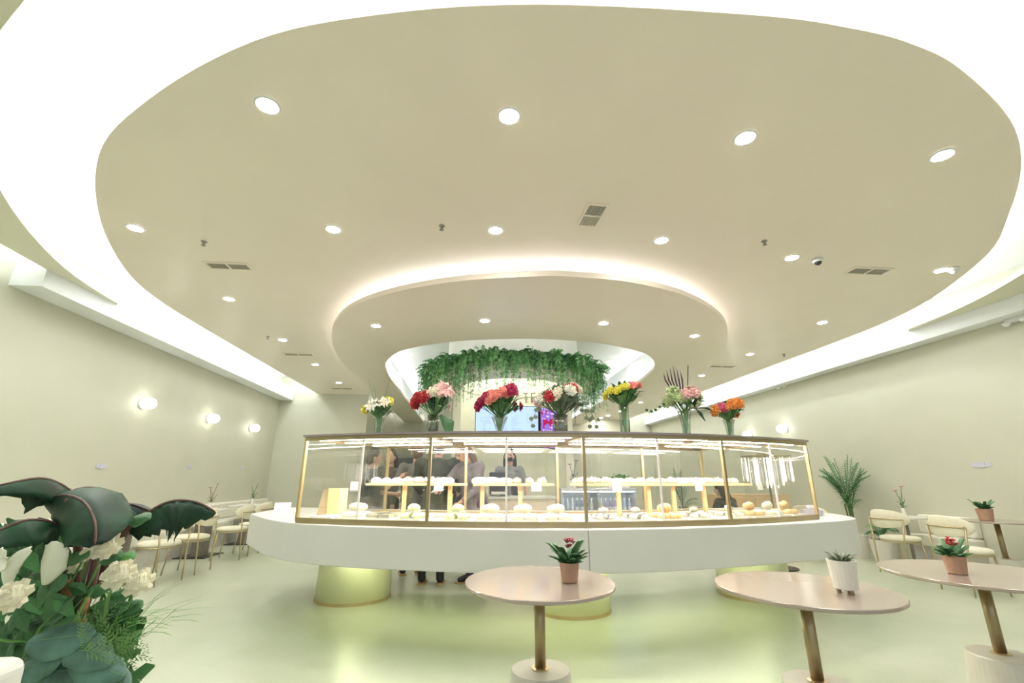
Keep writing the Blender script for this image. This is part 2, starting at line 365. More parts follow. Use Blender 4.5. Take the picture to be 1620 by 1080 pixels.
# wall lamps
GLOBE = emis('globe_glow', (1, 1, .93), SCONCE)
def sconce(p, nx, label):
    t_ = thing('wall_lamp', label, 'lamp', p, 0, 'round wall lamps')
    MB().tube([(0, 0, 0), (nx * .03, 0, 0)], .085, 20).build('back_plate', WHITEP, t_)
    MB().tube([(nx * .02, 0, 0), (nx * .07, 0, 0)], .02, 10).build('arm', BRASS, t_)
    MB().ball((nx * .13, 0, 0), .085, 20, 12).build('globe', GLOBE, t_, smooth=True)
for (px, py), l in zip(((238, 638), (340, 662), (405, 677)), ('nearest', 'middle one', 'farthest')):
    q = atX(px, py, -4.97); sconce((-5.1, q.y, q.z), 1, f'glowing round globe lamp on the left wall, {l} of three')
for (px, py), l in zip(((1235, 678), (1180, 688)), ('nearer one, right of the orange bouquet', 'farther one, low behind the case top')):
    q = atX(px, py, 7.02); sconce((7.15, q.y, q.z), -1, f'glowing round globe lamp on the right wall, {l}')
PALE = mat('pale_lavender', (.62, .62, .72), .5, noise=.03)
def plate_w(p, nx, L, label):
    t_ = thing('wall_plate', label, 'sign', p, 0, 'small wall plates')
    MB().box((nx * .004, 0, 0), (.008, L, .05)).build('plate', PALE, t_, bevel=.003)
    MB().box((nx * .01, 0, 0), (.006, L * .4, .075)).build('boss', PALE, t_, bevel=.003)
plate_w(atX(160, 737, -5.1), 1, .2, 'tiny pale lavender plate on the left wall, nearest one')
plate_w(atX(300, 738, -5.1), 1, .16, 'tiny pale lavender plate on the left wall, second one')
plate_w(atX(383, 739, -5.1), 1, .14, 'tiny pale lavender plate on the left wall, farthest one')
plate_w(atX(1553, 735, 7.15), -1, .26, 'tiny pale lavender plate on the right wall')

# ------------------------------------------------------------------ island counter
front_pts = [(-2.25, 5.40), (-2.02, 5.03), (-1.76, 4.64), (-1.40, 4.24), (-.9, 3.95), (-.28, 3.74), (.3, 3.60), (.9, 3.54), (1.5, 3.58), (2.1, 3.70), (2.7, 3.87), (3.2, 4.05), (3.56, 4.22), (3.80, 4.48), (3.98, 4.95), (4.05, 5.5)]
fr = crom([Vector(p) for p in front_pts], 5)
back_pts = [(3.95, 6.2), (3.0, 6.0), (2.0, 5.75), (1, 5.68), (0, 5.85), (-1.1, 6.15), (-2.1, 6.5), (-2.28, 6.3)]
bk = crom([Vector(p) for p in back_pts], 4)
ct = thing('island_counter', 'long bowed white counter slab on three pistachio round pedestals', 'counter', (1, 4.6, 0))
OC = Vector((1, 4.6, 0))
def loc2(P): return [Vector((p.x - 1, p.y - 4.6)) for p in P]
k0 = min(range(len(fr)), key=lambda i: abs(fr[i].x - .95))
seam = fr[k0]
bseam = Vector((.95, 5.68))
i_b = min(range(len(bk)), key=lambda i: abs(bk[i].x - .95))
left = fr[:k0 + 1] + [bk[i_b]] + bk[i_b + 1:]
right = fr[k0:] + bk[:i_b] + [bk[i_b]]
# tiny gap at the seam
left = [Vector((p.x - (.002 if abs(p.x - .95) < .06 else 0), p.y)) for p in left]
MB().prism(loc2(left), .605, .9).build('slab', SLABM, ct, bevel=.008)
MB().prism(loc2(right), .605, .9).build('slab', SLABM, ct, bevel=.008)
for (x, y, r_) in ((-1.2, 5.80, .385), (1.10, 5.12, .37), (3.30, 5.54, .375)):
    pd = MB().lathe([(r_ + .015, .03), (r_ - .01, .605)], (x - 1, y - 4.6, 0), 48).build('pedestal', PILM, ct, smooth=False)
    for p in pd.data.polygons: p.use_smooth = len(p.vertices) == 4
    MB().lathe([(r_ + .02, 0), (r_ + .02, .03), (r_, .03), (r_, 0)], (x - 1, y - 4.6, 0), 48).build('base_ring', BRASS, pd)

# ------------------------------------------------------------------ glass display case
CC = Vector((.93, 8.49)); RF = 4.83; RBK = 3.68
def arcp(R_, a): return Vector((CC.x + R_ * math.sin(a), CC.y - R_ * math.cos(a)))
def ang(X): return math.asin((X - CC.x) / RF)
A0, A1 = ang(-1.40), ang(3.26)
FA = [A0, ang(-.29), ang(.92), ang(2.16), A1]
ZB, ZT = .915, 1.60
dc = thing('display_case', 'long bowed glass pastry case with bronze frame and light strips on the white counter', 'display case', (CC.x, CC.y, ZB - .015))
def L3(p, z): return Vector((p.x - CC.x, p.y - CC.y, z - ZB + .015))
def arcband(R0, R1, z0, z1, a0=A0, a1=A1, n=40):
    mb = MB(); P = [arcp(R0, a0 + (a1 - a0) * i / n) - CC for i in range(n + 1)]; Q = [arcp(R1, a0 + (a1 - a0) * i / n) - CC for i in range(n + 1)]
    return band(mb, P, Q, z0 - ZB + .015, z1 - ZB + .015)
DECK = mat('case_deck', (.92, .93, .88), .35, noise=.01)
arcband(RF, RBK, ZB - .015, ZB + .01).build('deck', DECK, dc)
arcband(RF + .01, RF - .015, ZB - .014, ZB + .028).build('bottom_rail', DBRASS, dc)
arcband(RBK + .015, RBK - .01, ZB - .014, ZB + .028).build('bottom_rail', DBRASS, dc)
ROOFM = mat('case_roof', (.36, .30, .30), .35, metal=.5, noise=.04)
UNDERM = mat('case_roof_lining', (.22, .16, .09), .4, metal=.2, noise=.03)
arcband(RF + .025, RBK - .02, ZT, ZT + .018, A0 - .004, A1 + .004).build('roof', ROOFM, dc)
arcband(RF - .02, RBK + .01, ZT - .008, ZT - .001).build('roof_lining', UNDERM, dc)
arcband(RF + .012, RF - .02, ZT - .032, ZT - .001).build('top_rail', DBRASS, dc)
arcband(RBK + .02, RBK - .012, ZT - .03, ZT - .001).build('top_rail', UNDERM, dc)
for a in FA:
    for R_, m_ in ((RF - .004, DBRASS if A0 < a < A1 else BRASS), (RBK + .004, BRASS)):
        p = arcp(R_, a); MB().box(L3(p, (ZB + ZT) / 2), (.024, .024, ZT - ZB), a).build('post', m_, dc)
    if a in (A0, A1):
        for z in (ZB + .008, ZT - .012):
            pa, pb = arcp(RF, a), arcp(RBK, a); MB().tube([L3(pa, z), L3(pb, z)], .014, 6).build('end_rail', BRASS, dc)
JO = mat('clear_joint', (.93, .86, .82), .3, noise=.01)
for i in range(4):
    a, b = FA[i], FA[i + 1]; mid = (a + b) / 2
    for s0, s1 in ((a, mid), (mid, b)):
        e = .002
        arcband(RF - .005, RF - .011, ZB + .02, ZT - .02, s0 + e, s1 - e, 6).build('glass_pane', GLASS, dc)
        arcband(RBK + .011, RBK + .005, ZB + .02, ZT - .02, s0 + e, s1 - e, 6).build('glass_pane', GLASS, dc)
    p = arcp(RF - .008, mid); MB().box(L3(p, (ZB + ZT) / 2), (.016, .008, ZT - ZB - .04), mid).build('glass_joint', JO, dc)
for a in (A0, A1):
    pa, pb = arcp(RF - .03, a), arcp(RBK + .03, a); mb = MB(); d = (pb - pa).normalized(); n = Vector((d.y, -d.x)) * .003
    mb.prism([p - CC for p in (pa - n, pa + n, pb + n, pb - n)], .03, ZT - ZB - .01).build('glass_pane', GLASS, dc)
# cross beams and light strips under the roof
for a in (FA[1], FA[2], FA[3]):
    pa, pb = arcp(RF - .03, a), arcp(RBK + .03, a); MB().tube([L3(pa, ZT - .012), L3(pb, ZT - .012)], .01, 6).build('cross_beam', UNDERM, dc)
LEDC = emis('led_case', (1, .95, .84), LED_CASE)
for R_ in (RF - .08, RF - .40, RF - .80):
    for i in range(4):
        arcband(R_ + .004, R_ - .022, ZT - .024, ZT - .009, FA[i] + .014, FA[i + 1] - .014, 8).build('light_channel', WHITEP, dc)
        arcband(R_, R_ - .018, ZT - .027, ZT - .0245, FA[i] + .016, FA[i + 1] - .016, 8).build('light_strip', LEDC, dc)

# wooden shelves inside
def shelf(a0, a1, R0, R1, zt, label, nleg=()):
    am = (a0 + a1) / 2; p = arcp((R0 + R1) / 2, am); t_ = thing('wooden_shelf', label, 'shelf', (p.x, p.y, ZB + .01))
    n = 12; P = [arcp(R0, a0 + (a1 - a0) * i / n) - p for i in range(n + 1)]; Q = [arcp(R1, a0 + (a1 - a0) * i / n) - p for i in range(n + 1)]
    band(MB(), P, Q, zt - ZB - .03, zt - ZB - .01).build('board', WOOD, t_, bevel=.003)
    for i in range(len(nleg)):
        a = ang(nleg[i])
        for R_ in (R0 - .05,):
            q_ = arcp(R_, a) - p; MB().box((q_.x, q_.y, (zt - ZB - .03) / 2), (.035, .022, zt - ZB - .03), a).build('leg', WOOD, t_)
    return t_
ZS = 1.215
RS0, RS1 = RF - .42, RF - .78
shelf(ang(-1.08), ang(-.16), RS0, RS1, ZS, 'left light-wood riser shelf with white wrapped bakes inside the case', (-.70, -.25))
shelf(ang(-.02), ang(.74), RS0, RS1, ZS, 'middle light-wood riser shelf inside the case, left of the central post', (.06, .42))
shelf(ang(.98), ang(2.98), RS0, RS1, ZS, 'long right light-wood riser shelf inside the case', (1.38, 1.70, 1.98, 2.35))

# pastries -------------------------------------------------------
BAKE = mat('golden_crust', (.80, .55, .25), .5, noise=.25, nscale=25, bump=.3)
SUGAR = mat('sugar_dusting', (.93, .91, .84), .6, noise=.05, nscale=40, bump=.3)
CREAMY = mat('cream_roll', (.90, .86, .68), .5, noise=.06, nscale=30)
GREENB = mat('matcha_bake', (.72, .78, .46), .6, noise=.12, nscale=30)
TRAY = mat('white_tray', (.93, .93, .90), .3, noise=.01)
BAG = glassy('clear_wrap', (.96, .96, .95), .22, .12)
def mk_bun(m):
    t_ = thing('bun', '', 'pastry'); b = MB().ball((0, 0, .03), (.052, .052, .035), 14, 8).build('crust', m, t_, smooth=True)
    MB().lathe([(0, .0), (.058, .0), (.064, .012), (.06, .012), (.055, .004), (0, .004)], n=16).build('paper_case', TRAY, t_); return t_
def mk_croissant(m):
    t_ = thing('croissant', '', 'pastry'); pts = []; rd = []
    for i in range(15):
        a = -1.25 + 2.5 * i / 14; pts.append((math.sin(a) * .065, .05 - math.cos(a) * .055, .03)); rd.append(.008 + .028 * math.cos(a / 1.35 * 1.35 / 1.0 * .95) * (1 + .12 * (i % 2)))
    MB().tube(pts, rd, 10).build('roll', m, t_, smooth=True); return t_
def mk_loaf(m):
    t_ = thing('wrapped_loaf', '', 'pastry'); MB().ball((0, 0, .035), (.085, .045, .038), 14, 8).build('loaf', m, t_, smooth=True)
    mb = MB(); mb.ball((0, 0, .042), (.10, .055, .046), 12, 6).build('wrapper', BAG, t_); 
    MB().leaf([(.09, 0, .045), (.12, 0, .05), (.14, 0, .06)], [.01, .03, .045], .1).build('wrapper_tail', BAG, t_, thick=.001); return t_
def mk_box(m):
    t_ = thing('sandwich_box', '', 'pastry'); MB().prism([(-.06, -.05), (.06, -.05), (.06, .05)], .004, .05).build('slice', m, t_)
    MB().box((0, 0, .03), (.135, .115, .06)).build('clear_box', BAG, t_); return t_
protos = [(mk_bun, SUGAR, 'bun'), (mk_croissant, CREAMY, 'croissant'), (mk_loaf, SUGAR, 'loaf'), (mk_box, CREAMY, 'box'), (mk_bun, GREENB, 'matcha'), (mk_croissant, BAKE, 'gold'), (mk_loaf, CREAMY, 'roll')]
PR = {}
def place(kind, loc, rz, label, group, s=1):
    fn, m = {'bun': (mk_bun, SUGAR), 'croissant': (mk_croissant, CREAMY), 'loaf': (mk_loaf, SUGAR), 'box': (mk_box, CREAMY), 'matcha': (mk_bun, GREENB), 'gold': (mk_croissant, BAKE), 'roll': (mk_loaf, CREAMY)}[kind]
    if kind not in PR:
        o = fn(m); PR[kind] = o; o.location = loc; o.rotation_euler = (0, 0, rz); o.scale = (s,) * 3; o['label'] = label; o['group'] = group
    else: dup(PR[kind], loc, rz, label, group, s)
ORD = 'first second third fourth fifth sixth seventh eighth ninth tenth eleventh twelfth thirteenth fourteenth fifteenth sixteenth'.split()
KN = {'bun': 'sugared round bun', 'croissant': 'pale cream croissant', 'loaf': 'white wrapped loaf', 'box': 'boxed cream slice', 'matcha': 'greenish round bun', 'gold': 'golden brown croissant', 'roll': 'cream wrapped roll'}
# trays on the deck and bakes on them
trays = []
for bi in range(4):
    a, b = FA[bi], FA[bi + 1]
    for k in range(4):
        am = a + .012 + (b - a - .024) * (k + .5) / 4; p = arcp(RF - .20, am)
        t_ = thing('serving_tray', f'low white serving tray at the front of the case, {["first", "second", "third", "fourth"][k]} in the {["left end", "second", "third", "right end"][bi]} bay', 'tray', (p.x, p.y, ZB + .011), am, 'white trays on the case deck')
        mb = MB(); mb.box((0, 0, .006), (.215, .26, .012)); mb.build('base', TRAY, t_)
        mb = MB()
        for s_ in ((0, .135, .012), (0, -.135, .012)): mb.box(s_, (.225, .012, .024))
        for s_ in ((.108, 0, .012), (-.108, 0, .012)): mb.box(s_, (.012, .27, .024))
        mb.build('rim', TRAY, t_)
        kd = random.choice(['bun', 'croissant', 'loaf', 'box', 'matcha', 'roll'])
        if bi == 2 and k in (2,): kd = 'gold'
        if bi == 3 and k in (1, 3): kd = 'gold'
        if bi == 0 and k == 0: continue
        lg = kd in ('loaf', 'roll')
        for r2 in range(2):
            for c2 in range(2):
                dx = (c2 - .5) * .104; dy = (r2 - .5) * .125
                ox = dx * math.cos(am) - dy * math.sin(am); oy = dx * math.sin(am) + dy * math.cos(am)
                place(kd, (p.x + ox, p.y + oy, ZB + .024), am + (PI / 2 if lg else random.uniform(-.15, .15)), f'{KN[kd]}, {["front", "back"][r2]} {["left", "right"][c2]} on {["first", "second", "third", "fourth"][k]} tray of {["left end", "second", "third", "right end"][bi]} bay', 'pastries on the case deck', .6 if lg else random.uniform(.74, .80))
        if kd != 'box':
            place(kd, (p.x, p.y, ZB + .024 + (.055 if not lg else .05)), am + .4, f'{KN[kd]} piled on top of {["first", "second", "third", "fourth"][k]} tray of {["left end", "second", "third", "right end"][bi]} bay', 'pastries on the case deck', .6 if lg else 1.0)
for (x0, x1, kinds, nm) in ((-1.04, -.22, ('bun', 'loaf'), 'left riser shelf'), (.02, .70, ('croissant', 'roll', 'matcha'), 'middle riser shelf'), (1.02, 2.92, ('roll', 'matcha', 'loaf', 'croissant'), 'long right riser shelf')):
    a = ang(x0); st = .125 / RF; i = 0
    while a < ang(x1):
        kd = kinds[(i // 3) % len(kinds)]; lg = kd in ('loaf', 'roll')
        for jj, R_ in enumerate((RS0 - .10, RS0 - .27)):
            p = arcp(R_, a)
            place(kd, (p.x, p.y, ZS - .009), a + (PI / 2 if lg else random.uniform(-.2, .2)), f'{KN[kd]}, {["front", "back"][jj]} row, {ORD[i]} from left, {nm}', 'pastries on the ' + nm, .8 if lg else random.uniform(.88, .95))
        a += st * (1.0); i += 1
# price cards
for px, py, X, l in ((562, 766, -1.08, 'left end of the left riser'), (695, 771, -.25, 'right end of the left riser'), (848, 772, .55, 'right end of the middle riser'), (975, 771, 1.25, 'left part of the long riser'), (1105, 771, 1.98, 'middle of the long riser'), (1213, 768, 2.9, 'right end of the long riser')):
    a = ang(X); p = arcp(RS0 + .012, a)
    # slide along the arc so the card stands where the photograph shows it
    best = min([ang(-1.2 + .01 * i) for i in range(430)], key=lambda t: abs((lambda v: (RM.transposed() @ (Vector((arcp(RS0 + .012, t).x, arcp(RS0 + .012, t).y, ZS)) - Vector((0, 0, CAMH)))))(0).x / (RM.transposed() @ (Vector((arcp(RS0 + .012, t).x, arcp(RS0 + .012, t).y, ZS)) - Vector((0, 0, CAMH)))).y - (px - 810) / FPX))
    p = arcp(RS0 + .014, best)
    t_ = thing('price_card', f'small blank-looking white price card clipped to the {l}', 'card', (p.x, p.y, ZS - .05), best)
    MB().box((0, -.002, .025), (.085, .003, .075)).build('card', TRAY, t_)
    MB().box((0, 0.003, .045), (.02, .01, .02)).build('clip', CHROME, t_)
# paper bag in the left bay
p = atY(528, 812, 4.66)
KRAFT = mat('kraft_paper', (.78, .58, .34), .7, noise=.06, nscale=12); YBAG = mat('yellow_paper', (.88, .86, .42), .6, noise=.03)
t_ = thing('paper_bag', 'open pale yellow paper bag with kraft side standing in the left bay', 'bag', (p.x, p.y, ZB + .011), .25)
MB().box((.02, 0, .12), (.17, .004, .24)).box((.02, .11, .12), (.17, .004, .24)).build('panel', YBAG, t_)
mb = MB(); mb.add([(-.066, 0, 0), (-.15, .055, 0), (-.066, .11, 0), (-.066, 0, .24), (-.11, .055, .225), (-.066, .11, .24)], [(0, 1, 4, 3), (1, 2, 5, 4)]); mb.build('gusset', KRAFT, t_, thick=.002)
mb = MB(); mb.add([(.105, 0, 0), (.09, .055, 0), (.105, .11, 0), (.105, 0, .24), (.09, .055, .24), (.105, .11, .24)], [(0, 1, 4, 3), (1, 2, 5, 4)]); mb.build('gusset', YBAG, t_, thick=.002)
# added strip under the counter, greens and brightens floor and pedestals
arc = MB(); P = offset(fr[4:-8], -.9); Q = offset(fr[4:-8], -.93)
if P[20].y < fr[24].y: P = offset(fr[4:-8], .9); Q = offset(fr[4:-8], .93)
band(arc, P, Q, .585, .60); tag(arc.build('light_strip', emis('added_under_glow', (.94, 1, .64), UNDER_FILL)), 'added pale green glow strip under the white counter', 'added light')

# ================================================================== tables, chairs, benches
def pot_plant(loc, pr, ph, potm, label, leafm, flower=None, kind='leafy', feet=False, group=None, nl=26, hh=.09):
    t_ = thing('potted_plant', label, 'plant', loc, 0, group)
    z0 = .018 if feet else 0
    MB().lathe([(pr * .72, z0), (pr * .8, z0 + .003), (pr, z0 + ph), (pr * .88, z0 + ph), (pr * .84, z0 + ph - .012), (0, z0 + ph - .012)], n=20).build('pot', potm, t_, smooth=False)
    MB().lathe([(0, z0 + ph - .010), (pr * .85, z0 + ph - .010)], n=16).build('soil', mat('soil', (.10, .07, .05), .9, noise=.4, nscale=60), t_)
    if feet:
        for k in range(3):
            a = k * 2.09 + .5; MB().tube([(math.cos(a) * pr * .5, math.sin(a) * pr * .5, 0), (math.cos(a) * pr * .5, math.sin(a) * pr * .5, .02)], .01, 8).build('foot', mat('foot_wood', (.35, .26, .18), .6), t_)
    rnd = random.Random(len(label))
    mb = MB(); zt = z0 + ph - .01
    for k in range(nl):
        a = rnd.uniform(0, 2 * PI); L = rnd.uniform(.5, 1.15) * hh; up = rnd.uniform(.25, 1.3); wd = L * (.2 if kind == 'leafy' else .1)
        d = Vector((math.cos(a), math.sin(a), 0)); b0 = Vector((0, 0, zt)) + d * rnd.uniform(0, pr * .45)
        pts = [b0, b0 + d * L * .4 + Vector((0, 0, L * up * .55)), b0 + d * L * .8 + Vector((0, 0, L * up * .85)), b0 + d * L * .98 + Vector((0, 0, L * up * .85))]
        mb.leaf(pts, [wd * .25, wd, wd * .9, wd * .06], .3, n=1)
    mb.build('foliage', leafm, t_, smooth=True, kind='stuff', thick=.0012)
    if flower:
        for k in range(14):
            a = rnd.uniform(0, 2 * PI); q_ = rnd.uniform(.004, .032)
            c = (math.cos(a) * q_, math.sin(a) * q_, zt + hh * .98 + rnd.uniform(-.02, .022))
            b = MB()
            for m_ in range(5):
                an = m_ * 1.257; d = Vector((math.cos(an), math.sin(an), .5)) * .013
                b.leaf([Vector(c), Vector(c) + d * .6, Vector(c) + d * 1.2], [.003, .009, .004], .2, n=1)
            b.ball(c, .006, 8, 5); b.build('blossom', flower, t_, smooth=True)
    return t_
LG = mat('leaf_green', (.075, .20, .075), .42, noise=.25, nscale=18); LG2 = mat('leaf_fresh', (.16, .36, .10), .45, noise=.2, nscale=18)
LDK = mat('leaf_dark', (.03, .095, .045), .35, noise=.3, nscale=10); LSG = mat('succulent', (.20, .24, .16), .5, noise=.25, nscale=40)
TERRA = mat('terracotta_pot', (.46, .28, .19), .7, noise=.06, nscale=20); WPOT = mat('white_ceramic', (.80, .76, .68), .3, noise=.02)
BASEM = mat('stone_base', (.66, .62, .54), .35, noise=.05, nscale=6)
def pedestal_table(c, R_, ry, label, zt=.74, base=True):
    t_ = thing('pedestal_table', label, 'table', (c[0], c[1], 0), 0, 'round pedestal tables')
    MB().lathe([(R_ - .004, zt - .018), (R_, zt - .014), (R_, zt - .003), (R_ - .003, zt), (0, zt)], n=72, sx=1, sy=ry).build('tabletop', TABLEM, t_)
    MB().lathe([(.0, zt - .026), (.11, zt - .026), (.11, zt - .018)], n=24).build('mounting_plate', DBRASS, t_)
    MB().lathe([(.028, .3), (.028, zt - .02)], n=24).build('pole', mat('bronze_pole', (.34, .27, .16), .3, metal=.9, noise=.04), t_, smooth=True)
    MB().lathe([(.185, 0), (.185, .01), (.15, .33), (.145, .338), (0, .34)], n=40).build('base', BASEM, t_)
    MB().lathe([(.045, .34), (.045, .345), (.028, .348)], n=24).build('collar', BRASS, t_)
pedestal_table((.40, 2.66), .39, 1.12, 'blush round pedestal table in front, centre, carrying a red-flowered pot')
pedestal_table((1.68, 2.39), .40, 1.05, 'blush round pedestal table with a white pot, right of the central one')
pedestal_table((2.95, 2.64), .46, 1.05, 'pale round pedestal table at the right edge with a terracotta flowering pot')
pedestal_table((6.55, 5.5), .37, 1.0, 'small far round table near the right wall with a tiny potted plant', .77)
pot_plant((.55, 2.60, .741), .052, .095, TERRA, 'small terracotta pot with pinkish red blossoms on the central front table', LG, mat('red_blossom', (.60, .12, .16), .5, noise=.2), hh=.10, nl=60)
pot_plant((1.80, 2.25, .741), .062, .125, WPOT, 'white pot with low dark succulent on little feet, second front table', LSG, None, 'spiky', True, hh=.045, nl=60)
pot_plant((2.80, 2.63, .741), .055, .095, TERRA, 'terracotta pot with coral blossom on the table at right edge', LG, mat('coral_blossom', (.75, .13, .12), .5, noise=.2), hh=.085, nl=40)
pot_plant((6.49, 5.55, .771), .085, .135, TERRA, 'tiny terracotta pot with bushy green plant on the far right table', LG, None, hh=.10, nl=40)

SEATM = CREAM; LEGM = mat('brushed_gold_leg', (.55, .45, .27), .35, metal=.8, noise=.03)
def make_chair():
    t_ = thing('dining_chair', '', 'chair')
    # faces +Y; backrest at -Y
    MB().lathe([(0, .43), (.20, .43), (.235, .44), (.242, .458), (.235, .478), (.20, .49), (0, .495)], n=36, sx=1, sy=.95).build('seat', SEATM, t_, smooth=True)
    pts = [(math.cos(2 * PI * k / 36) * .225, math.sin(2 * PI * k / 36) * .215, .422) for k in range(37)]
    MB().tube(pts, .011, 8, cap=False).build('seat_ring', LEGM, t_, smooth=True)
    # curved oval back pad
    vs = []; fs = []; nu, nv = 20, 16; mb = MB(); R0 = .30
    for i in range(nv + 1):
        th = PI * i / nv; q_ = math.cos(th); s_ = math.sin(th)
        for k in range(nu):
            ph = 2 * PI * k / nu
            X = s_ * math.cos(ph); Z = s_ * math.sin(ph)
            a = X * 1.12; z = .725 + Z * .125; rr = R0 - q_ * .026
            vs.append((math.sin(a) * rr, -math.cos(a) * rr + .045, z))
    fs = [(i * nu + k, i * nu + (k + 1) % nu, (i + 1) * nu + (k + 1) % nu, (i + 1) * nu + k) for i in range(nv) for k in range(nu)]
    mb.add(vs, fs).build('backrest', SEATM, t_, smooth=True)
    bar = [(math.sin(a) * .335, -math.cos(a) * .335 + .045, .725) for a in [(-.80 + 1.6 * k / 14) for k in range(15)]]
    MB().tube(bar, .010, 8).build('back_rail', LEGM, t_, smooth=True)
    for s_ in (-1, 1):
        xa, ya = bar[0 if s_ < 0 else -1][0], bar[0][1]
        MB().tube([(s_ * .20, -.235, 0), (s_ * .215, -.215, .42), (xa, ya, .725)], [.009, .011, .011], 8).build('leg', LEGM, t_, smooth=True)
        MB().tube([(s_ * .19, .20, 0), (s_ * .16, .15, .42)], [.009, .011], 8).build('leg', LEGM, t_, smooth=True)
    return t_
ch0 = None
for x, y, rz, l in ((-3.88, 6.78, PI / 2 - .25, 'cream gold-legged chair nearest on the left, partly behind the arching leaf'),
                    (-3.86, 7.45, PI / 2, 'cream gold-legged chair on the left, second behind the arching leaf'),
                    (-3.84, 8.62, PI / 2 + .1, 'cream gold-legged chair on the left just before the counter end'),
                    (-3.84, 9.40, PI / 2, 'cream gold-legged chair on the left, farthest, behind the others'),
                    (6.16, 6.50, -PI / 2 + .15, 'cream gold-legged chair on the right, left of the pair, back to camera'),
                    (5.92, 5.38, -PI / 2 - .05, 'cream gold-legged chair on the right, behind the right edge table'),
                    (5.75, 7.62, -PI / 2 + .5, 'cream gold-legged chair on the right peeking over the counter end')):
    if ch0 is None: ch0 = make_chair(); ch0.location = (x, y, 0); ch0.rotation_euler = (0, 0, rz); ch0['label'] = l; ch0['group'] = 'cream dining chairs'
    else: dup(ch0, (x, y, 0), rz, l, 'cream dining chairs')
BENCH = mat('bench_cream', (.80, .77, .66), .6, noise=.03); KICK = mat('bench_kick', (.62, .60, .54), .5, noise=.05)
def bench(xw, nx, y0, y1, label, top=.78, d=.42):
    t_ = thing('wall_bench', label, 'bench', (xw, (y0 + y1) / 2, 0)); L = y1 - y0
    MB().box((nx * d * .42, 0, .15), (d * .84, L - .06, .30)).build('base', KICK, t_)
    n = max(1, round(L / 1.3))
    for k in range(n):
        yy = -L / 2 + (k + .5) * L / n
        MB().box((nx * d / 2, yy, .385), (d, L / n - .01, .16)).build('seat_cushion', BENCH, t_, bevel=.03)
        MB().box((nx * .06, yy, (.47 + top) / 2), (.12, L / n - .01, top - .47)).build('back_cushion', BENCH, t_, bevel=.03)
bench(-5.1, 1, 5.6, 12.9, 'long cream wall bench along the left wall')
bench(7.15, -1, 6.2, 7.05, 'long cream wall bench along the right wall behind the chairs', .74, .38)
TW = mat('white_tabletop', (.78, .75, .68), .3, noise=.02); TDK = mat('taupe_column', (.22, .19, .16), .45, noise=.08)
tb0 = None
for y, l in ((6.9, 'white topped square table by the left wall, nearest'), (8.95, 'white topped square table on dark column by the left wall, middle'), (10.6, 'white topped square table by the left wall, farthest')):
    if tb0 is None:
        tb0 = thing('bench_table', l, 'table', (-4.46, y, 0), 0, 'square tables at the left bench')
        MB().box((0, 0, .725), (.56, .62, .03)).build('tabletop', TW, tb0, bevel=.006)
        MB().box((0, 0, .36), (.16, .26, .70)).build('column', TDK, tb0)
        MB().box((0, 0, .006), (.5, .62, .012)).build('base_plate', BLACKP, tb0)
    else: dup(tb0, (-4.46, y, 0), 0, l, 'square tables at the left bench')
def bud_vase(p, label, twig, fl=None, h=.12, sc=1, rz=0):
    t_ = thing('bud_vase', label, 'vase', p, rz)
    MB().lathe([(.03, 0), (.036, .01), (.028, h * .7), (.02, h), (.016, h)], n=14).build('vase', mat('frosted_vase', (.80, .76, .70), .3, noise=.02), t_, smooth=True)
    for k, (dx, dz) in enumerate(((-.05, .24), (.06, .30), (.0, .16), (.08, .12))):
        MB().tube([(0, 0, h * .8), (dx * .4, 0, h + dz * .5), (dx, .01, h + dz)], .004, 5).build('stem', twig, t_)
        if fl and k < 2:
            b = MB()
            for m_ in range(6): an = m_ * PI / 3; d = Vector((math.cos(an), math.sin(an), .3)) * .03; b.leaf([Vector((dx, .01, h + dz)), Vector((dx, .01, h + dz)) + d * .7, Vector((dx, .01, h + dz)) + d * 1.4], [.005, .018, .004], .2, n=1)
            b.build('flower', fl, t_, thick=.001)
    b = MB()
    for k in range(7):
        a = k * .9; d = Vector((math.cos(a), math.sin(a), .5)) * .06; o_ = Vector((0, 0, h + .03 * (k % 3))); b.leaf([o_, o_ + d * .6, o_ + d * 1.2], [.004, .014, .003], .3, n=1)
    b.build('foliage', LG, t_, kind='stuff', thick=.001)
bud_vase((-4.42, 8.95, .741), 'small frosted vase with twigs and a dark sprig on a left table', mat('twig', (.28, .13, .08), .7), mat('twig_bud', (.5, .25, .2), .6))
bud_vase((-4.42, 10.6, .741), 'small white bud vase with one dark sprig, farthest left table', LG)
# pink flower vase between right chairs stands on the bench ledge table
t_ = thing('side_table', 'small dark-legged side table behind the right chairs', 'table', (6.55, 6.75, 0))
MB().lathe([(0, .70), (.26, .70), (.265, .715), (.26, .73), (0, .73)], n=32).build('tabletop', TW, t_)
MB().lathe([(.02, .01), (.02, .70)], n=12).build('pole', TDK, t_); MB().lathe([(.2, 0), (.2, .015), (0, .02)], n=24).build('base', BLACKP, t_)
bud_vase((6.52, 6.72, .731), 'small vase with pink flowers behind the right pair of chairs', LG, mat('pink_flower', (.75, .2, .32), .5), sc=1)
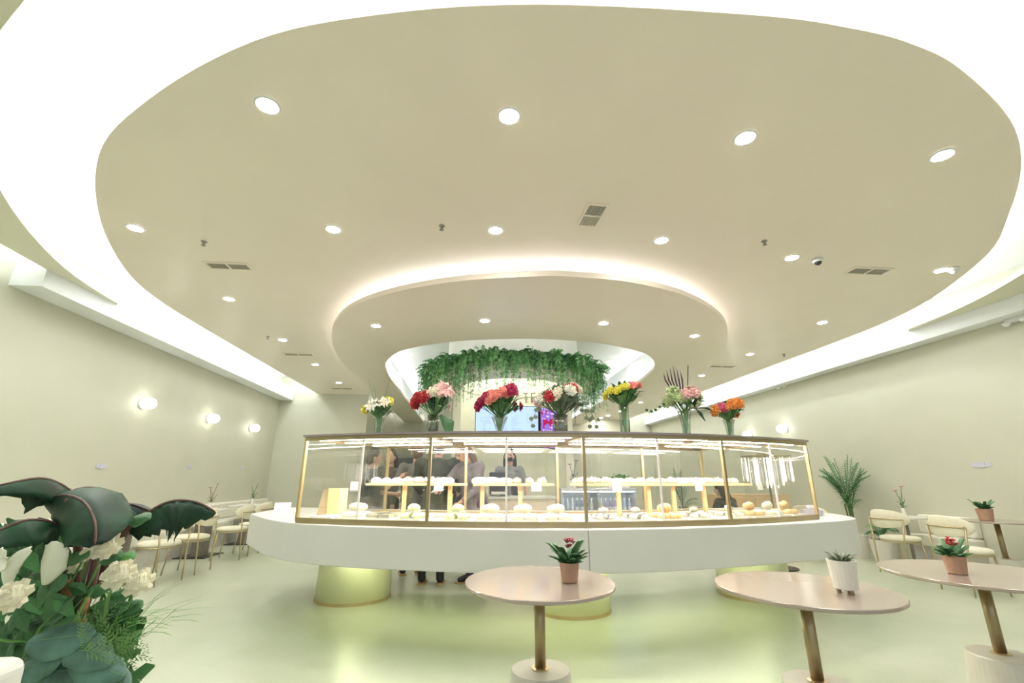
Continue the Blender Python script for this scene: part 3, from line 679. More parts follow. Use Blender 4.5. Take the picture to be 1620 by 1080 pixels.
# things lying on the slab ends
LAV = mat('lavender_ceramic', (.76, .70, .82), .25, noise=.02)
c_ = atZ(1322, 819, .9); t_ = thing('plate_stack', 'lavender white plates with a round cup at the right end of the slab', 'plates', (3.55, 4.72, .9))
for k in range(4): MB().lathe([(0, .002), (.07, .002), (.105, .018), (.105, .022), (.068, .008), (0, .008)], (0, 0, k * .012), 28).build('plate', LAV, t_, smooth=True)
MB().lathe([(.03, .046), (.045, .10), (.041, .10), (.027, .05), (0, .05)], n=20).build('cup', LAV, t_, smooth=True)
c_ = atZ(446, 812, .9); t_ = thing('tent_card', 'small white folded card standing at the left end of the slab', 'card', (c_.x, c_.y, .9), .3)
for s_ in (-1, 1): mb = MB(); mb.add([(-.08, s_ * .04, 0), (.08, s_ * .04, 0), (.08, 0, .11), (-.08, 0, .11)], [(0, 1, 2, 3)]); mb.build('panel', WHITEP, t_, thick=.002)

# ================================================================== central drum, garland ring, sign, screens
DC = Vector((.84, 8.6)); DRM = mat('drum_plaster', (.80, .77, .66), .5, noise=.02); 
dr = thing('round_canopy', 'round plaster canopy ring carrying the hanging greenery behind the counter', 'canopy', (DC.x, DC.y, 2.9))
MB().lathe([(.95, 0), (1.52, 0), (1.52, .16), (1.24, .16), (1.24, 1.03), (.95, 1.03), (.95, 0)], n=64).build('ring', DRM, dr)
# curved niche wall below
nm = MB(); P = [Vector((math.sin(a) * .97, math.cos(a) * .97)) for a in [(-1.62 + 3.24 * i / 40) for i in range(41)]]; Q = [p * 1.15 for p in P]
band(nm, P, Q, 0, 2.9); nw = nm.build('curved_wall', mat('niche_plaster', (.86, .84, .70), .5, noise=.02)); nw.location = (DC.x, DC.y, 0); tag(nw, 'curved pale niche wall under the canopy carrying the lettering', 'wall')
tp = MB().lathe([(.90, .80), (.93, .80), (.93, .82), (.90, .82), (.90, .80)], (DC.x, DC.y, 2.9), 48).build('cove_light', emis('led_drum', (.95, .98, .9), 26)); tag(tp, 'hidden ring of light inside the round canopy', 'cove light')
# letters
LET = mat('bronze_letters', (.22, .19, .16), .4, metal=.6, noise=.03)
sg = thing('sign_letters', 'dark bronze capital letters on the curved niche wall above the screens', 'sign', (DC.x, DC.y, 0))
def glyph(ch):
    mb = MB(); t = .03
    if ch == 'T': mb.box((0, 0, .085), (.12, .02, t)); mb.box((0, 0, -.015), (t, .02, .17))
    elif ch == 'E': mb.box((-.035, 0, 0), (t, .02, .2)); [mb.box((.015, 0, z), (.09, .02, .027)) for z in (-.087, 0, .087)]
    elif ch == 'R': mb.box((-.04, 0, 0), (t, .02, .2)); mb.box((.0, 0, .087), (.08, .02, .025)); mb.box((.0, 0, .01), (.08, .02, .025)); mb.box((.045, 0, .05), (t, .02, .09)); mb.tube([(-.0, 0, 0), (.055, 0, -.1)], .014, 4)
    return mb
for ch, px in (('T', 832), ('E', 843.5), ('R', 855)):
    d = ray(px, 628.5)
    # where the sight line through the photograph meets the curved wall
    best = None
    for k in range(400):
        tt = 7 + k * .012; Xp, Yp = d.x * tt - DC.x, d.y * tt - DC.y
        if Yp > .2 and math.hypot(Xp, Yp) > .95: best = (Xp, Yp, CAMH + d.z * tt); break
    a = math.atan2(best[0], best[1]); o = glyph(ch).build('letter', LET, sg); o.location = best; o.rotation_euler = (0, 0, -a); o.scale = (1.0, 1, 1.0)
# screens
def screen_mat(name, kind):
    m = bpy.data.materials.new(name); m.use_nodes = True; nt = m.node_tree; nt.nodes.clear()
    tc = nt.nodes.new('ShaderNodeTexCoord'); sp = nt.nodes.new('ShaderNodeSeparateXYZ'); nt.links.new(tc.outputs['Generated'], sp.inputs[0])
    def mth(op, a, b=None, c=None):
        n = nt.nodes.new('ShaderNodeMath'); n.operation = op
        for i, v in enumerate((a, b, c)):
            if v is None: continue
            if isinstance(v, (int, float)): n.inputs[i].default_value = v
            else: nt.links.new(v, n.inputs[i])
        return n.outputs[0]
    rows = mth('GREATER_THAN', mth('FRACT', mth('MULTIPLY', sp.outputs[2], 22 if kind == 'menu' else 11)), .62)
    nz = nt.nodes.new('ShaderNodeTexNoise'); nz.inputs['Scale'].default_value = 9; nt.links.new(tc.outputs['Generated'], nz.inputs[0])
    cl = mth('GREATER_THAN', mth('FRACT', mth('MULTIPLY', sp.outputs[0], 4)), .28)
    lines = mth('MULTIPLY', mth('MULTIPLY', rows, cl), mth('GREATER_THAN', nz.outputs[0], .5))
    mx = nt.nodes.new('ShaderNodeMix'); mx.data_type = 'RGBA'
    if kind == 'menu': mx.inputs[6].default_value = (.52, .70, 1, 1); mx.inputs[7].default_value = (.40, .52, .88, 1)
    else: mx.inputs[6].default_value = (.30, .16, .62, 1); mx.inputs[7].default_value = (.95, .75, .95, 1)
    nt.links.new(lines, mx.inputs[0]); e = nt.nodes.new('ShaderNodeEmission'); e.inputs[1].default_value = 1.05
    out = mx.outputs[2]
    if kind != 'menu':
        n3 = nt.nodes.new('ShaderNodeTexNoise'); n3.inputs['Scale'].default_value = 4; nt.links.new(tc.outputs['Generated'], n3.inputs[0])
        m2 = nt.nodes.new('ShaderNodeMix'); m2.data_type = 'RGBA'; m2.inputs[7].default_value = (.42, .02, .10, 1); nt.links.new(mth('GREATER_THAN', n3.outputs[0], .56), m2.inputs[0]); nt.links.new(out, m2.inputs[6]); out = m2.outputs[2]
    nt.links.new(out, e.inputs[0]); o_ = nt.nodes.new('ShaderNodeOutputMaterial'); nt.links.new(e.outputs[0], o_.inputs[0]); return m
def screen(x0, y0, x1, y1, zt, h_, kind, label):
    L = math.hypot(x1 - x0, y1 - y0); a = math.atan2(y1 - y0, x1 - x0)
    t_ = thing('menu_screen', label, 'screen', ((x0 + x1) / 2, (y0 + y1) / 2, zt - h_ / 2), a)
    MB().box((0, .03, 0), (L, .05, h_)).build('housing', BLACKP, t_)
    MB().box((0, 0, 0), (L - .025, .006, h_ - .025)).build('display', screen_mat('screen_' + kind, kind), t_)
    MB().tube([(0, .05, 0), (0, .5 if kind == 'menu' else .2, 0)], .03, 8).build('wall_mount', BLACKP, t_)
p0 = atY(752, 641, 8.35); p1 = atY(852, 642, 8.3)
screen(p0.x, 8.35, p1.x, 8.3, 2.53, .74, 'menu', 'pale blue glowing menu screen behind the third bouquet')
p2 = atY(876, 644, 8.55); screen(p1.x + .035, 8.32, p2.x + .12, 8.8, 2.53, .74, 'promo', 'purple and red lit screen angled beside the blue one')
# garland: stuff
def garland():
    rnd = random.Random(3); ms = [MB(), MB(), MB()]
    C0 = Vector((DC.x, DC.y, 3.08))
    for k in range(2600):
        a = rnd.uniform(0, 2 * PI)
        if k % 3 and math.sin(a) > .35: continue
        rr = 1.5 + rnd.uniform(-.16, .13); b0 = C0 + Vector((math.cos(a) * rr, math.sin(a) * rr, rnd.uniform(-.03, .1)))
        out = Vector((math.cos(a), math.sin(a), 0)) * rnd.uniform(.02, .16)
        ty = rnd.random()
        if ty < .62: L = (.1 + .5 * rnd.random() ** 2.2) * (1 + .45 * abs(math.cos(a)))
        else: L = rnd.uniform(.1, .22)
        npt = 8; pts = []
        for i in range(npt + 1):
            t = i / npt
            if ty < .62: pts.append(b0 + out * min(1, t * 2.2) + Vector((0, 0, .07 * math.sin(min(t * 4, PI)) - L * max(0, t - .12) ** 1.15)))
            else: d = Vector((rnd.uniform(-.3, .3), rnd.uniform(-.3, .3), 0)); pts.append(b0 + out * t * 1.6 + Vector((0, 0, L * (t - .8 * t * t) * 1.8)))
        mb = ms[0 if rnd.random() < .45 else (1 if rnd.random() < .75 else 2)]
        lw = rnd.uniform(.035, .07)
        for i in range(1, npt + 1):
            t_ = (pts[i] - pts[i - 1]); sd = Vector((-math.sin(a), math.cos(a), 0)) if rnd.random() < .7 else Vector((math.cos(a), math.sin(a), 0))
            for s_ in (-1, 1):
                q = pts[i]; e = q + sd * s_ * lw * (1.3 - 1.0 * i / npt) + Vector((0, 0, -lw * .5)); w_ = t_.normalized() * lw * .42 * (1.1 - .6 * i / npt)
                mb.add([q - w_ * .3, (q + e) / 2 - w_, e, (q + e) / 2 + w_], [(0, 1, 2, 3)])
            mb.add([pts[i - 1] + sd * .003, pts[i - 1] - sd * .003, pts[i] - sd * .003, pts[i] + sd * .003], [(0, 1, 2, 3)])
    root = thing('hanging_garland', 'thick ring of trailing green ferns and vines hanging from the round canopy', 'greenery', C0)
    for mb, m_, nm_ in ((ms[0], mat('fern_mid', (.10, .30, .10), .5, noise=.2), 'fern_fronds'), (ms[1], mat('fern_light', (.20, .46, .16), .5, noise=.2), 'trailing_vines'), (ms[2], mat('fern_dark', (.04, .13, .05), .5, noise=.2), 'dark_fronds')):
        mb.v = [(x - C0.x, y - C0.y, z - C0.z) for x, y, z in mb.v]; mb.build(nm_, m_, root, kind='stuff', merge=False)
garland()

# ================================================================== bouquets on the case roof
FL = {'yellow': (.80, .72, .08), 'cream': (.88, .80, .62), 'red': (.50, .03, .04), 'crimson': (.42, .02, .08), 'coral': (.85, .28, .22), 'pink': (.82, .48, .45), 'white': (.88, .85, .72), 'orange': (.80, .30, .06), 'magenta': (.65, .10, .25), 'violet': (.20, .10, .30), 'sage': (.48, .58, .28), 'green': (.40, .55, .12)}
def blossom(mb, c, r_, face, rnd, lily=False):
    c = Vector(c); f_ = Vector(face).normalized(); a = f_.orthogonal().normalized(); b = f_.cross(a)
    if lily:
        for k in range(6):
            an = k * PI / 3 + rnd.random() * .3; d = a * math.cos(an) + b * math.sin(an)
            mb.leaf([c, c + d * r_ * .6 + f_ * r_ * .45, c + d * r_ * 1.25 + f_ * r_ * .2], [r_ * .08, r_ * .30, r_ * .05], .25, nrm=f_, n=1)
        return
    for ring, (n, rr, up) in enumerate(((7, 1.0, .15), (6, .72, .4), (4, .42, .65))):
        for k in range(n):
            an = 2 * PI * k / n + ring * .5 + rnd.random() * .2; d = a * math.cos(an) + b * math.sin(an)
            mb.leaf([c + f_ * up * r_ * .2, c + d * r_ * rr * .55 + f_ * r_ * up * .75, c + d * r_ * rr + f_ * r_ * up], [r_ * .15, r_ * .42, r_ * .26], .35, nrm=f_, n=1)
    mb.ball(c + f_ * r_ * .25, r_ * .33, 8, 5)
def bouquet(px, label, vh, vr, w_, h_, cols, rnd_seed, vshape='flare', leaf=LG, leafden=60, flr=.045, n=13, extra=None, Y=4.32, ym=None, bias=0, tint=VGLASS):
    rnd = random.Random(rnd_seed); p = atY(px, 690, Y); z0 = ZT + .018
    t_ = thing('flower_vase', label, 'flowers', (p.x, p.y, z0)); t_.scale = (1.28, 1.28, 1.3)
    if vshape == 'flare': pr = [(vr * .8, 0), (vr * .72, vh * .3), (vr * .95, vh * .75), (vr * 1.35, vh)]
    elif vshape == 'bowl': pr = [(vr * 1.25, 0), (vr * 1.2, vh * .10), (vr * .5, vh * .28), (vr * .7, vh * .6), (vr * 1.2, vh)]
    else: pr = [(vr, 0), (vr, vh * .5), (vr * 1.05, vh)]
    MB().lathe(pr + [(q[0] - .003, q[1]) for q in reversed(pr)][:-1] + [(pr[0][0] - .003, .006), (0, .006)], n=28).build('vase', tint, t_, smooth=True)
    mb = MB()
    for k in range(22):
        a = rnd.uniform(0, 2 * PI); r0 = rnd.uniform(0, vr * .55); a2 = a + 2.4; r1 = rnd.uniform(.1, .8) * vr
        mb.tube([(math.cos(a) * r0, math.sin(a) * r0, .01), (math.cos(a2) * vr * .3, math.sin(a2) * vr * .3, vh * .5), (math.cos(a2) * r1, math.sin(a2) * r1, vh * 1.05)], .0032, 5)
    mb.build('stems', LG2, t_, kind='stuff')
    if vshape == 'flare' or vshape == 'cyl': MB().lathe([(0, .008), (pr[0][0] * .93, .008), (pr[1][0] * .93, vh * .3), (pr[1][0] * .95, vh * .55), (0, vh * .55)], n=20).build('water', glassy('vase_water_%d' % rnd_seed, (.86, .93, .82), .05), t_)
    cz = vh + h_ * .45
    mb = MB(); mb2 = MB()
    for k in range(leafden):
        th = rnd.uniform(0, 2 * PI); el = rnd.uniform(-.35, 1.3); R_ = rnd.uniform(.55, 1.08)
        d = Vector((math.cos(th) * math.cos(el) * w_ / 2, math.sin(th) * math.cos(el) * w_ / 2.4, math.sin(el) * h_ * .55))
        tip = Vector((bias * .02, 0, cz)) + d * R_; b0 = Vector((0, 0, vh * .92)).lerp(tip, .42); L = (tip - b0).length
        sag = Vector((0, 0, -.02)); mid = b0.lerp(tip, .55) + Vector((0, 0, .02)); lw = rnd.uniform(.012, .022)
        (mb if rnd.random() < .6 else mb2).leaf([b0, mid, tip + sag], [lw * .4, lw, lw * .1], .3, n=1)
        if k % 3 == 0: mb.tube([(0, 0, vh * .9), b0, mid], .0022, 4)
    mb.build('foliage', leaf, t_, kind='stuff'); mb2.build('light_foliage', LG2 if leaf != LSG2 else LSG2, t_, kind='stuff')
    fst = MB()
    for k in range(int(n * 1.25)):
        th = PI + .15 + (k * 2.39996) % (PI * 1.35 - .3); el = -.35 + 1.5 * ((k * .618) % 1)
        d = Vector((math.cos(th) * math.cos(el) * w_ / 2, math.sin(th) * math.cos(el) * w_ / 2.6, math.sin(el) * h_ * .5))
        c = Vector((0, 0, cz)) + d * rnd.uniform(.8, .98); cn = cols[k % len(cols)] if not callable(cols) else cols(c)
        li = cn.endswith('*'); cn = cn.rstrip('*'); rr = flr * rnd.uniform(.85, 1.3) * (1.25 if li else 1)
        b = MB(); blossom(b, c, rr, d + Vector((0, -.08, .03)), rnd, li); fst.tube([(0, 0, vh * .9), c * .6 + Vector((0, 0, vh * .4)), c], .0025, 4)
        b.build('flower', mat('petal_' + cn, FL[cn], .55, noise=.15, nscale=30), t_, smooth=False)
    fst.build('flower_stems', LG2, t_, kind='stuff')
    if extra: extra(t_, vh, w_, h_, rnd)
    return t_
LSG2 = mat('eucalyptus', (.20, .26, .16), .5, noise=.2, nscale=12)
def ex_yellow(t_, vh, w_, h_, rnd):
    b = MB()
    for dx, dz in ((-.11, .30), (.06, .33), (-.07, .27)): b.leaf([(0, 0, vh), (dx * .5, 0, vh + dz * .5), (dx, 0, vh + dz)], [.008, .012, .002], .2, n=1)
    b.build('spiky_leaves', LG2, t_, thick=.001)
def ex_hang(t_, vh, w_, h_, rnd):
    b = MB()
    for k in range(4): b.leaf([(.05, -.02, vh), (.10 + .01 * k, -.04, vh - .06), (.11 + .012 * k, -.05, vh - .15)], [.01, .035, .006], .2, nrm=(0, -1, .2), n=1)
    b.build('hanging_leaf', LG, t_, thick=.001)
def ex_euc(t_, vh, w_, h_, rnd):
    for s_, L in ((1, .27), (1, .22), (-1, .22)):
        b = MB(); pts = [Vector((s_ * L * i / 8, -.03 * i / 8, vh + .13 + .05 * math.sin(i / 2.4) - .18 * (i / 8) ** 2)) for i in range(9)]
        b.tube(pts, .0025, 4)
        for p in pts[2:]:
            for u_ in (-1, 1): q_ = p + Vector((rnd.uniform(-.01, .01), rnd.uniform(-.02, 0), u_ * .026)); b.ball(q_, (.017, .003, .015), 8, 5)
        b.build('eucalyptus_sprig', LSG2, t_)
def ex_spike(t_, vh, w_, h_, rnd):
    b = MB()
    for k in range(6): x = -.13 + k * .028; b.tube([(x * .4, 0, vh + .1), (x, 0, vh + .24), (x - .01, 0, vh + .36 - .02 * abs(k - 3))], [.004, .007, .001], 5)
    b.tube([(.05, 0, vh + .2), (.07, 0, vh + .36)], .004, 5)
    b.build('dark_spikes', mat('dark_purple', (.07, .03, .06), .5, noise=.2), t_)
    b = MB(); pts = [Vector((-.1 - .035 * i, -.02, vh + .03 + .02 * math.sin(i) - .006 * i)) for i in range(7)]; b.tube(pts, .002, 4)
    for p in pts[1:]: b.ball(p + Vector((0, 0, .012)), (.014, .004, .01), 7, 4)
    b.build('leafy_sprig', LDK, t_)
    for dx, dz, r_ in ((-.10, .12, .055), (.06, .09, .06), (-.03, .10, .045)):
        b = MB(); rn = random.Random(4)
        for k in range(45):
            v = Vector((rn.gauss(0, 1), rn.gauss(0, 1), rn.gauss(0, 1))).normalized(); b.ball(Vector((dx, -.05, vh + dz)) + v * r_, r_ * .26, 5, 3)
        b.build('hydrangea', mat('petal_sage', FL['sage'], .6, noise=.15, nscale=30), t_)
    b = MB(); b.leaf([(.08, -.03, vh + .02), (.12, -.04, vh - .02), (.14, -.04, vh - .08)], [.01, .04, .004], .3, n=1); b.leaf([(.06, -.03, vh + .02), (.16, -.04, vh + .03), (.21, -.04, vh + .0)], [.01, .035, .004], .3, n=1); b.build('dark_leaf', LDK, t_, thick=.001)
bouquet(598, 'small bouquet of yellow and white lilies, leftmost on the case', .17, .034, .25, .17, ['yellow', 'yellow', 'white*', 'yellow', 'cream*'], 1, 'flare', LG, 45, .032, 10, ex_yellow, Y=4.75)
bouquet(684, 'bouquet of red roses, cream and pink lilies, second from left', .17, .042, .32, .25, lambda c: 'red' if c.x < -.05 else ('pink*' if c.x > .06 else ('cream' if c.z < .4 else 'coral')), 2, 'cyl', LDK, 60, .043, 15, ex_hang, Y=4.5, tint=glassy('ribbed_glass', (.70, .76, .66), .16, .1))
bouquet(790, 'crimson and coral bouquet with violet bloom in front of blue screen', .15, .052, .36, .25, lambda c: 'violet' if c.x < -.13 and c.z > .28 else ('crimson' if c.x > .04 or c.x < -.09 else ('coral' if c.z > .22 else 'magenta')), 3, 'bowl', LG, 90, .036, 22, None, Y=4.35)
bouquet(887, 'cream rose bouquet with trailing grey eucalyptus in a ribbed vase', .17, .055, .40, .26, ['cream', 'cream', 'red', 'cream', 'white', 'pink'], 4, 'cyl', LSG2, 130, .043, 12, ex_euc, Y=4.35, tint=glassy('ribbed_glass_2', (.72, .74, .70), .18, .1))
bouquet(990, 'green leafy bouquet with yellow and orange blooms in tall glass vase', .26, .038, .34, .20, lambda c: 'coral' if c.x > .04 and c.z > .36 else 'yellow', 5, 'cyl', LG, 140, .026, 16, None, Y=4.4)
bouquet(1087, 'pink and sage hydrangea bouquet with dark spikes in clear vase', .22, .042, .34, .20, lambda c: 'pink' if c.x > -.03 else 'sage', 6, 'flare', LG, 60, .036, 14, ex_spike, Y=4.4)
bouquet(1156, 'orange and magenta gerbera bouquet, rightmost on the case', .17, .036, .30, .17, lambda c: 'magenta' if c.x < -.05 and c.z > .24 else ('red' if c.z > .32 else 'orange'), 7, 'flare', LG, 80, .036, 17, None, Y=4.5)

# ================================================================== people behind the counter
SKIN = mat('skin_warm', (.62, .38, .27), .5, noise=.03); HAIRD = mat('hair_dark', (.025, .02, .018), .5, noise=.2, nscale=60, bump=.3); HAIRB = mat('hair_brown', (.22, .14, .09), .5, noise=.25, nscale=60, bump=.3)
def remesh(o, v, it=6):
    m = o.modifiers.new('remesh', 'REMESH'); m.mode = 'VOXEL'; m.voxel_size = v; m.use_smooth_shade = True
    s_ = o.modifiers.new('smooth', 'SMOOTH'); s_.iterations = it; s_.factor = .5; return o
def limb(mb, pts, rad, flat=1, n=12):
    mb.tube(pts, rad, n, True, flat)
    for p, r_ in zip(pts, rad): mb.ball(p, r_ * .985, 12, 8)
def rotv(v, c, R_): return c + R_ @ (Vector(v) - c)
HANDS = {}
def person(loc, rz, label, H=1.7, top=None, legs=None, hair=HAIRD, hlen=0, lean=0, handL=(-.3, .1, .9), handR=(.3, .1, .9), turn=0, nod=0, shoes=BLACKP, wide=1, seated=False, mask=False, apron=None, cape=0, sleeve=.85):
    k = H / 1.72; t_ = thing('person', label, 'person', loc, rz)
    hip = Vector((0, 0, (.48 if seated else .92) * k)); RL = Matrix.Rotation(-lean, 3, 'X')
    def U(x, y, z): return rotv(Vector((x * k, y * k, hip.z + (z - .92) * k)), hip, RL)
    sh = {s_: U(s_ * .175 * wide, 0, 1.40) for s_ in (-1, 1)}
    neck0, neck1 = U(0, -.01, 1.40), U(0, .015, 1.52)
    RH = RL @ Matrix.Rotation(turn, 3, 'Z') @ Matrix.Rotation(-nod, 3, 'X')
    def Hd(x, y, z): return neck1 + RH @ (Vector((x, y, z)) * k)
    arms = {}
    for s_, h_ in ((-1, handL), (1, handR)):
        h_ = Vector(h_) * k; a = sh[s_]; L1, L2 = .29 * k, .25 * k; d = h_ - a; D = min(d.length, (L1 + L2) * .995); h_ = a + d.normalized() * D
        x = (L1 * L1 - L2 * L2 + D * D) / (2 * D); hh = math.sqrt(max(0, L1 * L1 - x * x)); dn = d.normalized()
        pole = Vector((s_ * .5, -.35, -.8)); pole = (pole - dn * pole.dot(dn)).normalized(); e = a + dn * x + pole * hh; arms[s_] = (a, e, h_)
    HANDS[label[:15]] = Vector(loc) + Matrix.Rotation(rz, 3, 'Z') @ (arms[1][2] + (arms[1][2] - arms[1][1]).normalized() * .13)
    b = MB()
    b.ball(Hd(0, .015, .115), (.076 * k, .092 * k, .118 * k), 20, 14, RH); b.ball(Hd(0, .045, .04), (.052 * k, .055 * k, .05 * k), 14, 10, RH)
    b.ball(Hd(0, .113, .085), (.014 * k, .022 * k, .022 * k), 10, 6, RH)
    for s_ in (-1, 1): b.ball(Hd(s_ * .078, .0, .09), (.012 * k, .02 * k, .03 * k), 10, 6, RH)
    limb(b, [neck0, Hd(0, 0, .05)], [.058 * k, .052 * k])
    limb(b, [U(0, 0, .98), U(0, 0, 1.2), U(0, -.0, 1.38)], [.105 * k, .10 * k, .09 * k])
    for s_ in (-1, 1):
        a, e, h_ = arms[s_]; limb(b, [U(0, 0, 1.37), a, e, h_], [.05 * k, .048 * k, .038 * k, .026 * k])
        dn = (h_ - e).normalized(); sd = dn.orthogonal().normalized(); nn = dn.cross(sd)
        b.ball(h_ + dn * .045 * k, .036 * k, 12, 8, None)
        for f_ in range(4):
            o_ = sd * (f_ - 1.5) * .017 * k; L = (.06, .072, .068, .052)[f_] * k
            limb(b, [h_ + dn * .06 * k + o_, h_ + dn * (.075 * k + L * .5) + o_ * 1.15 + nn * .008, h_ + dn * (.07 * k + L) + o_ * 1.15 + nn * .026], [.010 * k, .009 * k, .008 * k], n=8)
        limb(b, [h_ + dn * .02 * k + sd * -.025 * k, h_ + dn * .06 * k + sd * -.055 * k + nn * .015, h_ + dn * .085 * k + sd * -.05 * k + nn * .03], [.012 * k, .010 * k, .009 * k], n=8)
    remesh(b.build('body', SKIN, t_, smooth=True), .0085, 3)
    # face
    for s_ in (-1, 1): MB().ball(Hd(s_ * .03, .10, .115), .010 * k, 8, 6).build('eye', BLACKP, t_)
    if mask: MB().ball(Hd(0, .052, .055), (.062 * k, .062 * k, .052 * k), 14, 10, RH).build('face_mask', mat('black_mask', (.03, .03, .035), .7), t_, smooth=True)
    else: MB().ball(Hd(0, .095, .045), (.022 * k, .008 * k, .006 * k), 8, 5, RH).build('mouth', mat('lip', (.45, .16, .14), .5), t_)
    hb = MB(); hb.ball(Hd(0, -.012, .145), (.088 * k, .10 * k, .105 * k), 18, 12, RH); hb.ball(Hd(0, -.05, .09), (.084 * k, .07 * k, .10 * k), 16, 10, RH)
    if hlen:
        for s_ in (-1, 0, 1): limb(hb, [Hd(s_ * .06, -.05, .1), Hd(s_ * .075, -.06, 0), U(s_ * .08, -.10, 1.45 - hlen)], [.05 * k, .045 * k, .02 * k])
    remesh(hb.build('hair', hair, t_, smooth=True), .009, 2)
    # top
    c = MB(); W_ = wide
    limb(c, [U(0, 0, .90 - cape), U(0, 0, 1.10), U(0, -.005, 1.28), U(0, 0, 1.39)], [(.155 + cape * .35) * W_ * k, .145 * W_ * k, .155 * W_ * k, .10 * k], .72, 18)
    for s_ in (-1, 1):
        a, e, h_ = arms[s_]; end = e.lerp(h_, sleeve) if sleeve > 0 else a.lerp(e, .75)
        limb(c, [U(s_ * .07, 0, 1.37), a, e if sleeve > 0 else end, end], [.085 * k, .072 * W_ * k, .055 * k if sleeve > 0 else .062 * k, .045 * k if sleeve > 0 else .062 * k])
    remesh(c.build('top', top, t_, smooth=True), .012, 5)
    if apron:
        a_ = MB(); a_.leaf([U(0, .125 * W_, 1.32), U(0, .135 * W_, 1.1), U(0, .13 * W_, .9), U(0, .14, .5)], [.10 * k, .15 * k, .17 * k, .17 * k], .25, nrm=(0, 1, 0), n=3); a_.build('apron', apron, t_, thick=.008)
    # legs
    g = MB(); sfeet = []
    for s_ in (-1, 1):
        hp = Vector((s_ * .095 * k, 0, hip.z)); 
        if seated: kn = Vector((s_ * .13 * k, .42 * k, .50 * k)); an = Vector((s_ * .13 * k, .40 * k, .09 * k))
        else: kn = Vector((s_ * .105 * k, .015, .49 * k)); an = Vector((s_ * .11 * k, -.01, .085 * k))
        limb(g, [Vector((s_ * .05, 0, hip.z + .04)), hp, kn, an], [.11 * k, .10 * k, .062 * k, .048 * k]); sfeet.append(an)
    remesh(g.build('trousers', legs, t_, smooth=True), .013, 5)
    for an in sfeet:
        f_ = MB(); limb(f_, [an + Vector((0, -.01, .10)), an + Vector((0, -.01, -.02)), an + Vector((0, .06, -.035)), an + Vector((0, .15, -.045))], [.056, .05, .046, .036])
        so = remesh(f_.build('shoe', shoes, t_, smooth=True), .009, 3)
        MB().box((an.x, an.y + .065, .008), (.095, .27, .022)).build('sole', mat('tan_sole', (.45, .30, .14), .7) if shoes is BLACKP else WHITEP, so if False else t_, bevel=.008)
    return t_
def cloth(n, c, **k): return mat(n, c, .85, noise=.12, nscale=30, **k)
DGREY = cloth('dark_grey_cotton', (.07, .075, .085)); OLIVE = cloth('dark_olive_wool', (.06, .065, .05)); GREYC = cloth('grey_coat', (.17, .165, .15)); MAUVE = cloth('mauve_grey_shirt', (.22, .19, .20)); BLK = cloth('black_cotton', (.03, .028, .03)); BRWN = cloth('dark_brown_knit', (.10, .08, .075)); DGRN = cloth('dark_green_knit', (.08, .085, .06)); JEAN = cloth('grey_trousers', (.13, .12, .12)); PURP = cloth('plum_trousers', (.10, .03, .12))
def stand(px, py_head, Y):  # floor point and height so that the crown shows at the given place
    q = atY(px, py_head, Y); return (q.x, q.y, 0), q.z
l_, H_ = stand(591, 710, 6.62); person(l_, -PI / 2 + .25, 'man in dark grey T-shirt with short dark hair facing right, leftmost', H_ * .985, DGREY, JEAN, sleeve=-1, handL=(-.12, .35, 1.12), handR=(.1, .4, 1.35), nod=.1)
l_, H_ = stand(620, 711, 7.9); person(l_, PI - .3, 'person in dark brown top with long dark hair behind the leftmost man', H_ * .985, BRWN, BLK, hlen=.35)
person((-.40, 6.42, 0), -.1, 'tall person in dark olive coat seen from behind, black boots below the slab', 1.80, OLIVE, BLK, wide=1.25, lean=.25, handL=(-.25, .45, 1.02), handR=(.25, .45, 1.05), shoes=BLACKP, cape=.25)
l_, H_ = stand(664, 700, 6.95); person((l_[0] - .03, 7.05, 0), .2, 'person in grey coat just left of the olive coat', 1.74, GREYC, JEAN, wide=1.05, lean=.1, cape=.2, hair=HAIRB)
l_, H_ = stand(733, 716, 7.85); person(l_, PI / 2 + .1, 'dark-haired woman in dark green knit in profile facing left', H_ * .985, DGRN, BLK, hlen=.12, handL=(-.1, .35, 1.05), handR=(.12, .4, 1.08))
person((.14, 6.42, 0), PI - .9, 'person in mauve grey shirt leaning over and reaching left with tongs', 1.74, MAUVE, PURP, hair=HAIRB, hlen=.28, lean=.28, nod=.35, wide=1.15, handL=(-.1, .35, .95), handR=(-.02, .62, 1.12), shoes=BLACKP, sleeve=.7, cape=.12)
l_, H_ = stand(806, 710, 8.05); person((l_[0], 8.02, 0), PI - .2, 'masked staff member with long dark hair in black apron below the screen', H_ * .985, cloth('grey_tee', (.28, .28, .29)), BLK, hlen=.3, mask=True, apron=BLK, sleeve=-1)
q = atY(1152, 752, 7.7); person((q.x, 7.7, 0), .5, 'seated person in black clothes seen from behind, right part of the case', 1.62, BLK, BLK, seated=True, hlen=.12, lean=.25, wide=1.15, handL=(-.15, .45, .75), handR=(.15, .45, .75))
t_ = thing('stool', 'low round stool under the seated person in black', 'stool', (q.x, 7.68, 0))
MB().lathe([(0, .33), (.17, .33), (.18, .35), (.17, .37), (0, .375)], n=24).build('seat', WOOD, t_)
for k in range(4): MB().tube([(math.cos(k * PI / 2 + .8) * .17, math.sin(k * PI / 2 + .8) * .17, 0), (math.cos(k * PI / 2 + .8) * .12, math.sin(k * PI / 2 + .8) * .12, .34)], .013, 8).build('leg', WOOD, t_)
